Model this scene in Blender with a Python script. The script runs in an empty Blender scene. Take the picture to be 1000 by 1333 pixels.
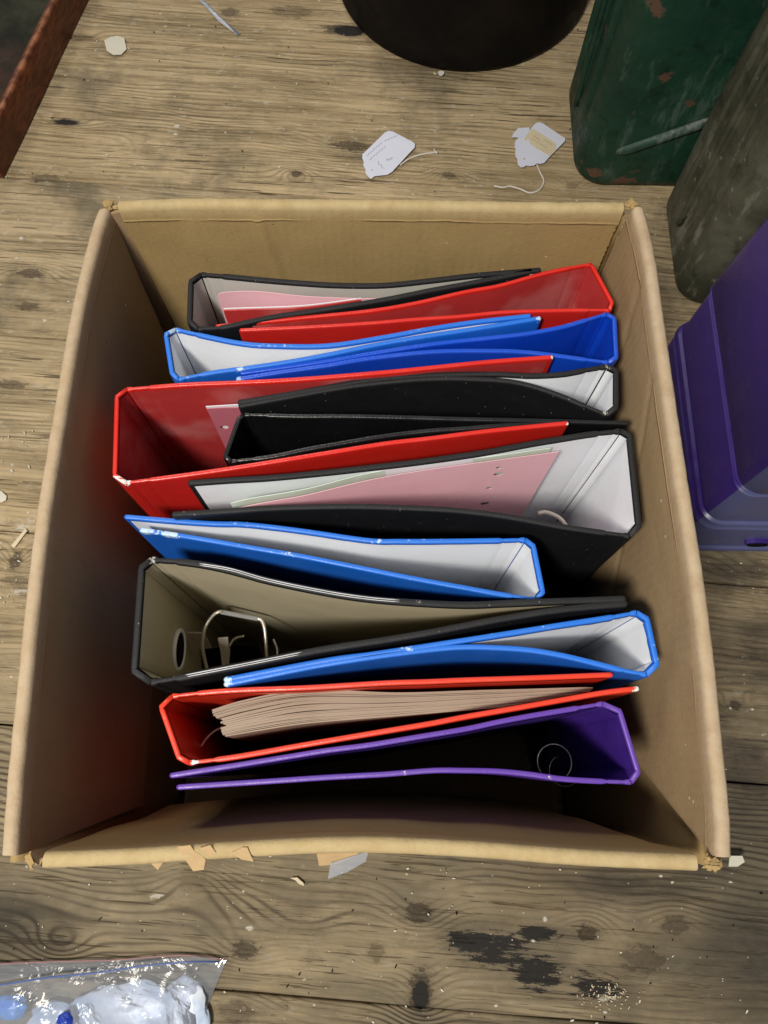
import bpy, bmesh, math, random
from mathutils import Vector, Matrix, noise
from mathutils.geometry import delaunay_2d_cdt
random.seed(7)
S = bpy.context.scene
COL = S.collection
R = math.radians

# ------------------------------------------------------------------ camera
H = 0.77                                   # phone held 77 cm above the boards
CAM_ROT = Matrix.Rotation(R(18.4), 3, 'X') @ Matrix.Rotation(R(0.82), 3, 'Z')
cd = bpy.data.cameras.new('camera'); cam = bpy.data.objects.new('camera', cd); COL.objects.link(cam)
cam.location = (0, 0, H); cam.rotation_euler = CAM_ROT.to_euler()
cd.sensor_fit = 'VERTICAL'; cd.sensor_height = 36.0; cd.lens = 36.0*1000/1333
cd.clip_start = 0.01; cd.clip_end = 50
cd.dof.use_dof = False
S.camera = cam
# ------------------------------------------------------------------ light
W = bpy.data.worlds.new('World'); S.world = W; W.use_nodes = True
W.node_tree.nodes['Background'].inputs[0].default_value = (0.90, 0.93, 1.0, 1)
W.node_tree.nodes['Background'].inputs[1].default_value = 0.27
def lamp(name, loc, target, size, power, col, sy=None):
    l = bpy.data.lights.new(name, 'AREA'); o = bpy.data.objects.new(name, l); COL.objects.link(o)
    l.shape = 'RECTANGLE'; l.size = size; l.size_y = sy or size; l.energy = power; l.color = col
    o.location = loc
    o.rotation_euler = (Vector(target)-Vector(loc)).to_track_quat('-Z', 'Y').to_euler()
    return o
lamp('ceiling_lamp', (-0.44, -0.46, 1.66), (0.0, 0.25, 0.2), 0.22, 31.0, (1.0, 0.95, 0.86))
lamp('fill_lamp', (-0.9, 2.2, 2.3), (0.0, 0.4, 0.1), 0.7, 19.0, (1.0, 0.94, 0.84))  # soft fill added from behind, no source seen there
S.view_settings.view_transform = 'Standard'; S.view_settings.look = 'None'
S.view_settings.exposure = 0.0; S.view_settings.gamma = 1.0
S.render.engine = 'CYCLES'
S.cycles.max_bounces = 8; S.cycles.transparent_max_bounces = 12

# ------------------------------------------------------------------ measuring helpers
def ray(u, v): return CAM_ROT @ Vector(((u-500)/1000, -(v-666.5)/1000, -1))
def P(u, v, z=0.0):
    d = ray(u, v); t = (z-H)/d.z
    return Vector((d.x*t, d.y*t, z))
def PY(u, v, y):
    d = ray(u, v); t = y/d.y
    return Vector((d.x*t, y, H+d.z*t))

def tag(o, label=None, cat=None, group=None, kind=None):
    if label: o['label'] = label
    if cat: o['category'] = cat
    if group: o['group'] = group
    if kind: o['kind'] = kind
    return o
def empty(name, loc, label, cat, group=None):
    o = bpy.data.objects.new(name, None); COL.objects.link(o); o.location = loc
    o.empty_display_size = 0.02
    return tag(o, label, cat, group)
def mesh(name, verts, faces, mat, parent=None, smooth=True, attrs=None, mats=None, fmat=None):
    me = bpy.data.meshes.new(name)
    off = parent_off(parent)
    me.from_pydata([tuple(Vector(v)-off) for v in verts], [], faces)
    me.validate()
    for m in (mats or [mat]): me.materials.append(m)
    if fmat and len(fmat) == len(me.polygons):
        for p, k in zip(me.polygons, fmat): p.material_index = k
    if smooth: me.polygons.foreach_set('use_smooth', [True]*len(me.polygons))
    if attrs:
        for an, vals in attrs.items():
            a = me.attributes.new(an, 'FLOAT', 'POINT'); a.data.foreach_set('value', vals)
    me.update()
    bm = bmesh.new(); bm.from_mesh(me); bmesh.ops.recalc_face_normals(bm, faces=bm.faces); bm.to_mesh(me); bm.free()
    o = bpy.data.objects.new(name, me); COL.objects.link(o)
    if parent: o.parent = parent
    return o
def parent_off(p):
    off = Vector((0, 0, 0))
    while p is not None:
        off += Vector(p.location); p = p.parent
    return off
def sharp(o, deg=40):
    me = o.data
    bm = bmesh.new(); bm.from_mesh(me)
    for e in bm.edges:
        if len(e.link_faces) == 2 and e.calc_face_angle(0) > R(deg): e.smooth = False
    bm.to_mesh(me); bm.free()
    return o
def cr(pts, n=None, ts=None):
    """Catmull-Rom through pts, resampled at n points (or at arc lengths ts)"""
    pts = [Vector(p) for p in pts]
    ext = [pts[0]*2-pts[1]] + pts + [pts[-1]*2-pts[-2]]
    out = []
    for i in range(len(pts)-1):
        a, b, c, d = ext[i:i+4]
        for k in range(12):
            t = k/12
            out.append(0.5*((2*b)+(c-a)*t+(2*a-5*b+4*c-d)*t*t+(3*b-a-3*c+d)*t**3))
    out.append(pts[-1])
    L = [0]
    for i in range(1, len(out)): L.append(L[-1]+(out[i]-out[i-1]).length)
    if ts is None: ts = [L[-1]*i/(n-1) for i in range(n)]
    res = []; j = 0
    for s in ts:
        s = min(max(s, 0), L[-1])
        while j < len(L)-2 and L[j+1] < s: j += 1
        f = (s-L[j])/max(L[j+1]-L[j], 1e-9)
        res.append(out[j].lerp(out[j+1], f))
    return res
def plen(pts):
    q = cr(pts, 60); return sum((q[i+1]-q[i]).length for i in range(59))
def tube(name, pts, r, mat, parent=None, seg=8, n=24, closed=False, flat=1.0):
    q = cr(pts, n) if not closed else [Vector(p) for p in pts]
    n = len(q); V = []; F = []
    up = Vector((0, 0, 1)); prev = None
    for i in range(n):
        t = (q[(i+1) % n]-q[i-1]) if closed else (q[min(i+1, n-1)]-q[max(i-1, 0)])
        t.normalize()
        a = prev - t*prev.dot(t) if prev else (up.cross(t) if abs(t.z) < .9 else Vector((1, 0, 0)).cross(t))
        a.normalize(); prev = a; b = t.cross(a)
        for k in range(seg):
            w = 2*math.pi*k/seg
            V.append(q[i]+(a*math.cos(w)+b*math.sin(w)*flat)*r)
    m = n if closed else n-1
    for i in range(m):
        for k in range(seg):
            F.append((i*seg+k, i*seg+(k+1) % seg, ((i+1) % n)*seg+(k+1) % seg, ((i+1) % n)*seg+k))
    if not closed:
        F.append(tuple(range(seg))); F.append(tuple((n-1)*seg+k for k in range(seg)))
    return mesh(name, V, F, mat, parent)
def slab(name, pts, z0, z1, mat, parent=None, curl=None):
    """polygon with thickness; curl(p)->dz"""
    n = len(pts); c = curl or (lambda p: 0)
    V = [Vector((p.x, p.y, z0+c(p))) for p in pts]+[Vector((p.x, p.y, z1+c(p))) for p in pts]
    F = [tuple(range(n)), tuple(range(n, 2*n))]+[(i, (i+1) % n, n+(i+1) % n, n+i) for i in range(n)]
    return mesh(name, V, F, mat, parent, smooth=False)
def box(name, c, s, mat, parent=None, rz=0, bev=0.0, rot=None):
    bm = bmesh.new(); bmesh.ops.create_cube(bm, size=1)
    M = rot.to_4x4() if rot else Matrix.Rotation(rz, 4, 'Z')
    off = parent_off(parent)
    for v in bm.verts: v.co = Vector((v.co.x*s[0], v.co.y*s[1], v.co.z*s[2]))
    if bev: bmesh.ops.bevel(bm, geom=list(bm.edges), offset=bev, segments=2, affect='EDGES', profile=.5)
    for v in bm.verts: v.co = (M @ v.co)+Vector(c)-off
    me = bpy.data.meshes.new(name); bm.to_mesh(me); bm.free(); me.materials.append(mat)
    o = bpy.data.objects.new(name, me); COL.objects.link(o)
    if parent: o.parent = parent
    return o

# ------------------------------------------------------------------ material helpers
class NT:
    def __init__(s, name):
        s.m = bpy.data.materials.new(name); s.m.use_nodes = True; s.t = s.m.node_tree
        s.b = s.t.nodes['Principled BSDF']; s.out = s.t.nodes['Material Output']
        s.pos = s.t.nodes.new('ShaderNodeNewGeometry').outputs['Position']
    def n(s, ty, **k):
        x = s.t.nodes.new(ty)
        for a, v in k.items(): setattr(x, a, v)
        return x
    def l(s, a, b):
        if isinstance(a, (int, float)): b.default_value = a
        elif isinstance(a, (tuple, list)):
            b.default_value = tuple(a)+((1,) if len(a) == 3 and len(b.default_value) == 4 else ())
        else: s.t.links.new(a, b)
    def math(s, op, a, b=0.0, c=None, clamp=False):
        x = s.n('ShaderNodeMath', operation=op); x.use_clamp = clamp
        s.l(a, x.inputs[0]); s.l(b, x.inputs[1])
        if c is not None: s.l(c, x.inputs[2])
        return x.outputs[0]
    def vmath(s, op, a, b):
        x = s.n('ShaderNodeVectorMath', operation=op); s.l(a, x.inputs[0]); s.l(b, x.inputs[1]); return x.outputs[0]
    def noise(s, scale, detail=3, rough=.55, vec=None, stretch=None, dist=0.0):
        v = vec or s.pos
        if stretch: v = s.vmath('MULTIPLY', v, stretch)
        x = s.n('ShaderNodeTexNoise'); s.l(v, x.inputs['Vector'])
        x.inputs['Scale'].default_value = scale; x.inputs['Detail'].default_value = detail
        x.inputs['Roughness'].default_value = rough; x.inputs['Distortion'].default_value = dist
        return x.outputs[0]
    def vor(s, scale, vec=None, stretch=None, feat='F1'):
        v = vec or s.pos
        if stretch: v = s.vmath('MULTIPLY', v, stretch)
        x = s.n('ShaderNodeTexVoronoi', feature=feat); s.l(v, x.inputs['Vector'])
        x.inputs['Scale'].default_value = scale
        return x.outputs['Distance'], x.outputs['Color']
    def ramp(s, f, a, b, lo=0.0, hi=1.0):
        x = s.n('ShaderNodeMapRange', interpolation_type='SMOOTHSTEP'); s.l(f, x.inputs['Value'])
        s.l(a, x.inputs['From Min']); s.l(b, x.inputs['From Max'])
        x.inputs['To Min'].default_value = lo; x.inputs['To Max'].default_value = hi
        return x.outputs[0]
    def mix(s, f, a, b):
        x = s.n('ShaderNodeMix', data_type='RGBA'); s.l(f, x.inputs[0]); s.l(a, x.inputs[6]); s.l(b, x.inputs[7])
        return x.outputs[2]
    def attr(s, name): return s.n('ShaderNodeAttribute', attribute_name=name).outputs['Fac']
    def bump(s, h, dist, strength=1.0, chain=None):
        x = s.n('ShaderNodeBump'); s.l(h, x.inputs['Height']); x.inputs['Distance'].default_value = dist
        x.inputs['Strength'].default_value = strength
        if chain: s.l(chain, x.inputs['Normal'])
        return x.outputs[0]
    def fin(s, color, rough, normal=None, spec=.5, metal=0.0):
        s.l(color, s.b.inputs['Base Color']); s.l(rough, s.b.inputs['Roughness'])
        if normal: s.l(normal, s.b.inputs['Normal'])
        s.l(spec, s.b.inputs['Specular IOR Level']); s.l(metal, s.b.inputs['Metallic'])
        return s.m
def chips(s, col, chipcol, amount=.66, light=None):
    """worn top edges: attribute 'wear_sheen' 1 along the edges, 'chip' 1 at knocked corners"""
    w = s.attr('wear_sheen'); ch = s.attr('chip')
    n1 = s.noise(230, 4, .7); n2 = s.noise(28, 2, .5)
    th = s.math('MULTIPLY', s.ramp(w, .5, 1), s.ramp(s.math('MULTIPLY_ADD', n2, .5, s.math('MULTIPLY', n1, .5)), amount-.06, amount))
    c = s.mix(s.math('MULTIPLY', w, .18), col, light or col)
    chm = s.math('MULTIPLY', s.ramp(s.math('ADD', ch, s.math('MULTIPLY_ADD', s.noise(380, 4, .75), 1.5, -.75)), .54, .60), s.ramp(ch, .02, .1))
    return s.mix(s.math('MAXIMUM', th, chm), c, chipcol)
def pvc(name, col, light, rough=.34, chip=(.75, .74, .7), amount=.72, grain=900, glare=None):
    s = NT(name)
    v = s.noise(14, 4, .6)
    c = s.mix(s.ramp(v, .35, .7, 0, .22), col, tuple(x*.72 for x in col))
    d, cc = s.vor(420); sp = s.math('MULTIPLY', s.ramp(d, .13, .07), s.ramp(s.n_sep(cc), .94, .96))
    c = s.mix(s.math('MULTIPLY', sp, .2), c, (.7, .68, .62))
    if glare: c = s.mix(s.ramp(s.noise(17, 3, .5), .48, .66, 0, .7), c, glare)  # hazy glare painted on as paler blotches
    c = chips(s, c, chip, amount, light)
    b = s.bump(s.noise(grain, 2), .00025, .5)
    b = s.bump(s.noise(22, 3), .0015, .45, b)
    return s.fin(c, s.ramp(s.noise(30, 4, .65), .3, .75, rough-.06, rough+.16), b, .5)
def n_sep(s, c):
    x = s.n('ShaderNodeSeparateColor'); s.l(c, x.inputs[0]); return x.outputs[0]
NT.n_sep = n_sep
def cloth(name, col, rough=.55):
    s = NT(name)
    f = s.noise(700, 3, .7); g = s.noise(60, 5, .7)
    c = s.mix(s.ramp(g, .45, .8, 0, .5), col, tuple(min(x*1.9+.002, 1) for x in col))
    d, cc = s.vor(300); sp = s.math('MULTIPLY', s.ramp(d, .17, .10), s.ramp(s.n_sep(cc), .94, .96))
    c = s.mix(s.math('MULTIPLY', sp, .45), c, (.45, .43, .38))
    c = chips(s, c, (.42, .40, .36), .72, (.055, .055, .055))
    b = s.bump(f, .0005, .7); b = s.bump(s.noise(24, 3), .0015, .5, b)
    return s.fin(c, rough, b, .24)
def paper(name, col, dirt=.12, rough=.62):
    s = NT(name)
    c = s.mix(s.ramp(s.noise(18, 5, .65), .4, .8, 0, dirt*2), col, tuple(x*.72 for x in col))
    c = s.mix(s.ramp(s.noise(900, 2), .45, .8, 0, .12), c, tuple(x*.7 for x in col))
    b = s.bump(s.noise(500, 2), .0001, .4); b = s.bump(s.noise(20, 2), .0012, .5, b)
    return s.fin(c, rough, b, .3)
M = {}
M['red'] = pvc('red_pvc', (.60, .018, .012), (.72, .05, .03), .30)
M['red_in'] = pvc('red_pvc_lining', (.46, .040, .040), (.5, .08, .07), .26, glare=(.55, .17, .17))
M['red_bright'] = pvc('orange_red_pvc', (.66, .034, .012), (.75, .10, .05), .36)
M['blue'] = pvc('blue_paper_cover', (.008, .130, .62), (.05, .26, .72), .45, (.45, .60, .76), .665)
M['blue_deep'] = pvc('deep_blue_pvc', (.004, .055, .52), (.03, .15, .62), .33, (.3, .45, .7), .71)
M['purple'] = pvc('purple_pvc', (.085, .028, .30), (.22, .12, .50), .40)
M['purple_in'] = pvc('purple_lining', (.055, .018, .23), (.2, .1, .45), .38)
M['black'] = cloth('black_cloth', (.0075, .0080, .0095))
M['black_gloss'] = pvc('black_pvc', (.0065, .0065, .0075), (.035, .035, .035), .30, (.3, .3, .28), .74)
M['white'] = paper('white_lining', (.80, .82, .86))
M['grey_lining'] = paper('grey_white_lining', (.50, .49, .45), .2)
M['beige'] = paper('beige_lining', (.44, .39, .27), .25)
M['pink'] = paper('pink_paper', (.74, .44, .49))
M['deep_pink'] = paper('deep_pink_card', (.52, .15, .20))
M['green_paper'] = paper('pale_green_paper', (.60, .70, .60))
M['pages'] = paper('aged_page_edges', (.31, .235, .175), .4)
def metal(name, col, rough):
    s = NT(name); return s.fin(s.mix(s.ramp(s.noise(60, 4), .4, .8, 0, .4), col, tuple(x*.4 for x in col)), rough, s.bump(s.noise(200, 3), .0002, .4), .6, .55)
M['steel'] = metal('nickel_steel', (.78, .72, .62), .30)
M['alu'] = metal('aluminium_edge', (.45, .45, .46), .55)
M['ringmetal'] = paper('bright_zinc', (.80, .80, .82), .1, .3)
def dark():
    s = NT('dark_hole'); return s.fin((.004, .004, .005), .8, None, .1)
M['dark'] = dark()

def cardboard(name, col, pink=0.0):
    s = NT(name)
    w = s.noise(7, 4, .6)
    c = s.mix(s.ramp(w, .35, .7, 0, .35), col, (col[0]*.80, col[1]*.74, col[2]*.68))
    fib = s.noise(420, 3, .7, stretch=(1, 1, .25))
    c = s.mix(s.ramp(fib, .5, .8, 0, .30), c, tuple(x*.62 for x in col))
    fib2 = s.noise(900, 2, .7)
    c = s.mix(s.ramp(fib2, .62, .8, 0, .35), c, tuple(min(1, x*1.5) for x in col))
    d, cc = s.vor(70); sp = s.math('MULTIPLY', s.ramp(d, .075, .05), s.ramp(s.n_sep(cc), .90, .92))
    c = s.mix(s.math('MULTIPLY', sp, .8), c, (.75, .7, .6))
    d, cc = s.vor(45, vec=s.vmath('ADD', s.pos, (3.1, 1.7, .9))); sp = s.math('MULTIPLY', s.ramp(d, .045, .03), s.ramp(s.n_sep(cc), .88, .9))
    c = s.mix(s.math('MULTIPLY', sp, .7), c, (.05, .03, .02))
    run = s.attr('run'); dep = s.attr('dep'); fl_ = s.math('SINE', s.math('MULTIPLY', run, 2*math.pi/.0066)); fl_ = s.math('MULTIPLY', fl_, s.ramp(s.noise(22, 3), .35, .65, .25, 1))
    rubbed_sheen = s.attr('wear_sheen')  # rubbed rim; sheen of its lit band also put into the colour
    c = s.mix(s.math('MULTIPLY', rubbed_sheen, s.ramp(s.noise(90, 4, .7), .3, .7, .5, 1)), c, (col[0]*1.25, col[1]*1.40, col[2]*1.72))
    b = s.bump(s.noise(600, 3, .7), .0004, .6); b = s.bump(s.noise(14, 2), .0015, .4, b); b = s.bump(s.noise(110, 5, .7), .0008, .45, b); b = s.bump(fl_, .00005, 1.0, b)
    gz = s.math('DIVIDE', s.math('SUBTRACT', s.math('ADD', dep, s.math('MULTIPLY_ADD', s.noise(30, 2), .003, -.0015)), .0125), .0009); cre = s.math('EXPONENT', s.math('MULTIPLY', s.math('MULTIPLY', gz, gz), -1)); cre = s.math('MULTIPLY', cre, s.ramp(s.noise(14, 3), .42, .62)); b = s.bump(cre, .0006, 1.0, b); c = s.mix(s.math('MULTIPLY', cre, .3), c, tuple(x*1.35 for x in col))
    c = s.mix(s.ramp(s.noise(55, 5, .75), .5, .8, 0, .4), c, tuple(x*.7 for x in col))
    return s.fin(c, .85, b, .12)
M['card'] = cardboard('brown_cardboard', (.350, .245, .108))
M['card_in'] = cardboard('brown_cardboard_inner', (.345, .240, .132))
M['card_torn'] = cardboard('torn_cardboard_ply', (.43, .30, .16))
M['card_core'] = cardboard('corrugated_core', (.30, .21, .12))

# ------------------------------------------------------------------ floor material
FA = R(-3.5)                                     # boards run a little askew
def fl(p): return Vector((p.x*math.cos(-FA)-p.y*math.sin(-FA), p.x*math.sin(-FA)+p.y*math.cos(-FA), 0))
def knot_group():
    g = bpy.data.node_groups.new('spot', 'ShaderNodeTree')
    for nm, ty in (('P', 'NodeSocketVector'), ('C', 'NodeSocketVector'), ('S', 'NodeSocketVector')):
        g.interface.new_socket(nm, in_out='INPUT', socket_type=ty)
    g.interface.new_socket('D', in_out='OUTPUT', socket_type='NodeSocketFloat')
    g.interface.new_socket('G', in_out='OUTPUT', socket_type='NodeSocketFloat')
    i = g.nodes.new('NodeGroupInput'); o = g.nodes.new('NodeGroupOutput')
    a = g.nodes.new('ShaderNodeVectorMath'); a.operation = 'SUBTRACT'
    b = g.nodes.new('ShaderNodeVectorMath'); b.operation = 'DIVIDE'
    c = g.nodes.new('ShaderNodeVectorMath'); c.operation = 'LENGTH'
    d = g.nodes.new('ShaderNodeMath'); d.operation = 'MULTIPLY'
    e = g.nodes.new('ShaderNodeMath'); e.operation = 'MULTIPLY'; e.inputs[1].default_value = -1
    f = g.nodes.new('ShaderNodeMath'); f.operation = 'EXPONENT'
    L = g.links.new
    L(i.outputs[0], a.inputs[0]); L(i.outputs[1], a.inputs[1]); L(a.outputs[0], b.inputs[0]); L(i.outputs[2], b.inputs[1])
    L(b.outputs[0], c.inputs[0]); L(c.outputs[1], d.inputs[0]); L(c.outputs[1], d.inputs[1]); L(d.outputs[0], e.inputs[0])
    L(e.outputs[0], f.inputs[0]); L(c.outputs[1], o.inputs[0]); L(f.outputs[0], o.inputs[1])
    return g
SPOT = knot_group()
def spot(s, vec, u, v, rx, ry):
    q = fl(P(u, v, 0)); x = s.n('ShaderNodeGroup'); x.node_tree = SPOT
    s.l(vec, x.inputs[0]); x.inputs[1].default_value = q; x.inputs[2].default_value = (rx, ry, 1)
    return x.outputs[0], x.outputs[1]
def floor_mat():
    s = NT('old_pine_boards')
    rot = s.n('ShaderNodeVectorRotate', rotation_type='Z_AXIS'); s.l(s.pos, rot.inputs['Vector']); rot.inputs['Angle'].default_value = -FA
    v = s.vmath('MULTIPLY', rot.outputs[0], (1, 1, 0))
    rnd = s.n('ShaderNodeObjectInfo').outputs['Random']
    cmb = s.n('ShaderNodeCombineXYZ'); s.l(s.math('MULTIPLY', rnd, 9.0), cmb.inputs[0]); s.l(s.math('MULTIPLY', rnd, 3.0), cmb.inputs[2])
    vv = s.vmath('ADD', v, cmb.outputs[0])
    sep = s.n('ShaderNodeSeparateXYZ'); s.l(v, sep.inputs[0])
    y = sep.outputs[1]
    wob = s.noise(1.0, 3, .5, vec=vv, stretch=(2.2, 6.0, 1))
    wob2 = s.noise(1.0, 2, .5, vec=vv, stretch=(14, 40, 1))
    G = s.math('ADD', y, s.math('MULTIPLY', wob, .085)); G = s.math('ADD', G, s.math('MULTIPLY', wob2, .004))
    knots = [(460, 189, .030, .008, 1, .9), (545, 1188, .013, .010, 1, .9), (765, 1215, .010, .008, -1, 1), (838, 1250, .020, .012, 1, .7),
             (85, 158, .017, .006, 1, .9), (40, 355, .018, .007, -1, .9), (36, 398, .014, .006, 1, .8), (386, 226, .008, .006, -1, 1),
             (195, 193, .012, .006, 1, .35), (260, 237, .010, .007, 1, .35), (585, 228, .009, .007, -1, .7), (745, 242, .008, .006, 1, .5),
             (298, 15, .013, .009, 1, .8), (445, 38, .026, .010, -1, .95), (380, 15, .030, .013, 1, .5), (105, 48, .016, .007, 1, .6), (60, 232, .018, .007, -1, .7),
             (320, 1237, .012, .008, 1, .95), (395, 1205, .022, .010, 1, .25), (305, 1317, .016, .010, -1, .6), (75, 1230, .012, .008, 1, .5),
             (992, 745, .018, .010, 1, .5), (958, 918, .006, .005, 1, .9), (880, 1205, .012, .010, -1, .7), (548, 1290, .010, .020, 1, .9), (250, 1145, .014, .010, -1, .3),
             (985, 1010, .03, .02, 1, .5), (14, 500, .02, .006, 1, .8), (20, 755, .014, .006, -1, .6), (490, 1240, .008, .008, 1, .6), (20, 730, .006, .010, 1, .9)]
    core = 0.0; kn = s.noise(1.0, 5, .75, vec=v, stretch=(90, 200, 1))
    for (u, vv_, rx, ry, sg, dk) in knots:
        d, g = spot(s, v, u, vv_, rx*2.4, ry*2.2)
        G = s.math('ADD', G, s.math('MULTIPLY', g, .020*sg))
        d2 = s.math('ADD', d, s.math('MULTIPLY_ADD', kn, 1.0, -.5))
        m = s.math('MAXIMUM', s.ramp(d2, .44, .34, 0, dk), s.ramp(d2, .75, .25, 0, dk*.45))
        core = s.math('MAXIMUM', core, m) if not isinstance(core, float) else m
    lines = s.math('SINE', s.math('MULTIPLY', G, 2*math.pi/.0062))
    lines = s.math('POWER', s.math('MULTIPLY_ADD', lines, .5, .5), 3.2)
    amp = s.ramp(s.noise(1.0, 3, .6, vec=vv, stretch=(2.5, 9, 1)), .40, .66, .04, .85)
    # towards the bottom edge growth rings stand out and boards turn darker
    near = s.ramp(y, .16, -.06)
    amp = s.math('MULTIPLY', amp, s.math('MULTIPLY_ADD', near, .80, .55))
    fibre = s.noise(1.0, 4, .65, vec=vv, stretch=(9, 230, 1))
    fibre2 = s.noise(1.0, 4, .7, vec=vv, stretch=(3.2, 58, 1))
    big = s.noise(1.0, 5, .62, vec=vv, stretch=(3.5, 7, 1))
    tone = s.math('MULTIPLY_ADD', fibre, .35, s.math('MULTIPLY', fibre2, .40)); tone = s.math('MULTIPLY_ADD', big, .25, tone)
    c = s.mix(s.ramp(tone, .34, .60), (.19, .138, .070), (.53, .405, .238))
    fine = s.noise(1.0, 5, .8, vec=vv, stretch=(90, 900, 1)); c = s.mix(s.ramp(fine, .50, .70, 0, .26), c, (.10, .075, .042))
    c = s.mix(s.ramp(s.noise(1.0, 5, .75, vec=vv, stretch=(60, 130, 1)), .54, .68, 0, .6), c, (.52, .47, .36))
    c = s.mix(s.ramp(rnd, 0, 1, 0, .25), c, (.23, .20, .14))
    c = s.mix(s.math('MULTIPLY', near, s.ramp(s.noise(1.0, 5, .65, vec=v, stretch=(4, 9, 1)), .3, .65, .35, .85)), c, (.130, .112, .078))
    c = s.mix(s.math('MULTIPLY', lines, s.math('MULTIPLY', amp, .98)), c, (.062, .046, .030))
    # short dark slivers along the grain
    sl = s.noise(1.0, 3, .6, vec=vv, stretch=(9, 300, 1)); sl = s.ramp(sl, .60, .63, 0, .85)
    c = s.mix(s.math('MULTIPLY', sl, s.ramp(big, .42, .6)), c, (.06, .042, .022))
    # ochre and grey patches
    c = s.mix(s.ramp(s.noise(5, 4, .6, vec=vv), .50, .72, 0, .38), c, (.30, .215, .11))
    c = s.mix(s.ramp(s.noise(6, 5, .7, vec=s.vmath('ADD', vv, (4, 2, 7))), .48, .70, 0, .75), c, (.125, .105, .070))
    c = s.mix(s.ramp(s.noise(26, 5, .75, vec=v, stretch=(1, 2, 1)), .52, .72, 0, .45), c, (.11, .085, .05))
    kt = s.noise(1.0, 5, .8, vec=v, stretch=(220, 420, 1)); c = s.mix(s.math('MULTIPLY', core, s.ramp(kt, .25, .6, 1, .72)), c, (.030, .021, .014))
    c = s.mix(s.math('MULTIPLY', core, s.ramp(kt, .62, .70, 0, .55)), c, (.42, .38, .30))
    # black paint, grime and painted shade
    stains_and_shade = [(650, 1238, .105, .055, .62), (615, 1225, .06, .022, .5), (775, 1285, .07, .035, .6), (800, 1150, .16, .028, .75), (700, 1268, .06, .04, .55), (548, 1296, .013, .022, .35),
              (85, 158, .035, .010, .5), (700, 1215, .05, .015, .5), (990, 1250, .12, .10, .9), (960, 1000, .10, .13, 1.0), (20, 1200, .09, .05, .95), (950, 745, .06, .03, .7), (455, 40, .035, .016, .3), (990, 850, .1, .09, 1.0),  # soft spots at the right paint in the box's shadow
              (885, 1120, .10, .03, .8)]
    sn = s.noise(1.0, 6, .75, vec=v, stretch=(38, 120, 1))
    st = None; soft = None
    for (u, vv_, rx, ry, k) in stains_and_shade:
        d, g = spot(s, v, u, vv_, rx*.62, ry*.62)
        if k < .7: m = s.math('MULTIPLY', g, 1.0/max(k, .3)*.62); st = m if st is None else s.math('MAXIMUM', st, m)
        else: soft = g if soft is None else s.math('MAXIMUM', soft, g)
    c = s.mix(s.math('MULTIPLY', soft, s.ramp(s.noise(1.0, 5, .7, vec=v, stretch=(20, 60, 1)), .25, .7, .55, .95)), c, (.035, .030, .024))
    st2 = s.math('ADD', s.math('MULTIPLY_ADD', lines, .06, s.math('MULTIPLY', st, .52)), s.math('MULTIPLY_ADD', fine, .5, s.math('MULTIPLY', sn, .62)))
    c = s.mix(s.ramp(st2, 1.00, 1.05, 0, .98), c, (.006, .007, .010))
    c = s.mix(s.math('MULTIPLY', s.ramp(st, .2, .8), .35), c, (.05, .042, .032))

    # paint specks
    for sc, th, of in ((95, .935, 0), (210, .94, 5), (38, .955, 9)):
        d, cc = s.vor(sc, vec=s.vmath('ADD', v, (of, of*.7, 0)), stretch=(1, 1.5, 1))
        d = s.math('ADD', d, s.math('MULTIPLY_ADD', s.noise(sc*5, 2, vec=v), .3, -.15))
        sp = s.math('MULTIPLY', s.ramp(d, .17, .11), s.ramp(s.n_sep(cc), th, th+.015))
        c = s.mix(s.math('MULTIPLY', sp, .8), c, (.60, .58, .50))
    smears = [(520, 128, .02, .010), (605, 183, .016, .010), (15, 605, .008, .022), (10, 650, .02, .012), (35, 690, .05, .04), (200, 1167, .045, .008), (24, 770, .04, .02), (508, 148, .03, .008), (760, 78, .01, .006), (790, 1297, .028, .014)]
    sm = None
    for (u, vv_, rx, ry) in smears:
        d, g = spot(s, v, u, vv_, rx*.7, ry*.7); sm = g if sm is None else s.math('MAXIMUM', sm, g)
    sn2 = s.noise(1.0, 5, .7, vec=v, stretch=(90, 190, 1))
    c = s.mix(s.ramp(s.math('ADD', s.math('MULTIPLY', sm, .42), sn2), .90, .96, 0, .62), c, (.52, .50, .43))
    hgt = s.math('MULTIPLY_ADD', lines, s.math('MULTIPLY', amp, -.6), s.math('MULTIPLY_ADD', fibre, .5, s.math('MULTIPLY', fibre2, .6)))
    hgt = s.math('SUBTRACT', hgt, s.math('MULTIPLY', sl, .6))
    b = s.bump(hgt, .0014, .85); b = s.bump(s.noise(40, 4, .6, vec=v), .002, .35, b)
    return s.fin(c, s.ramp(big, .3, .7, .62, .85), b, .16)
M['floor'] = floor_mat()

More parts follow.
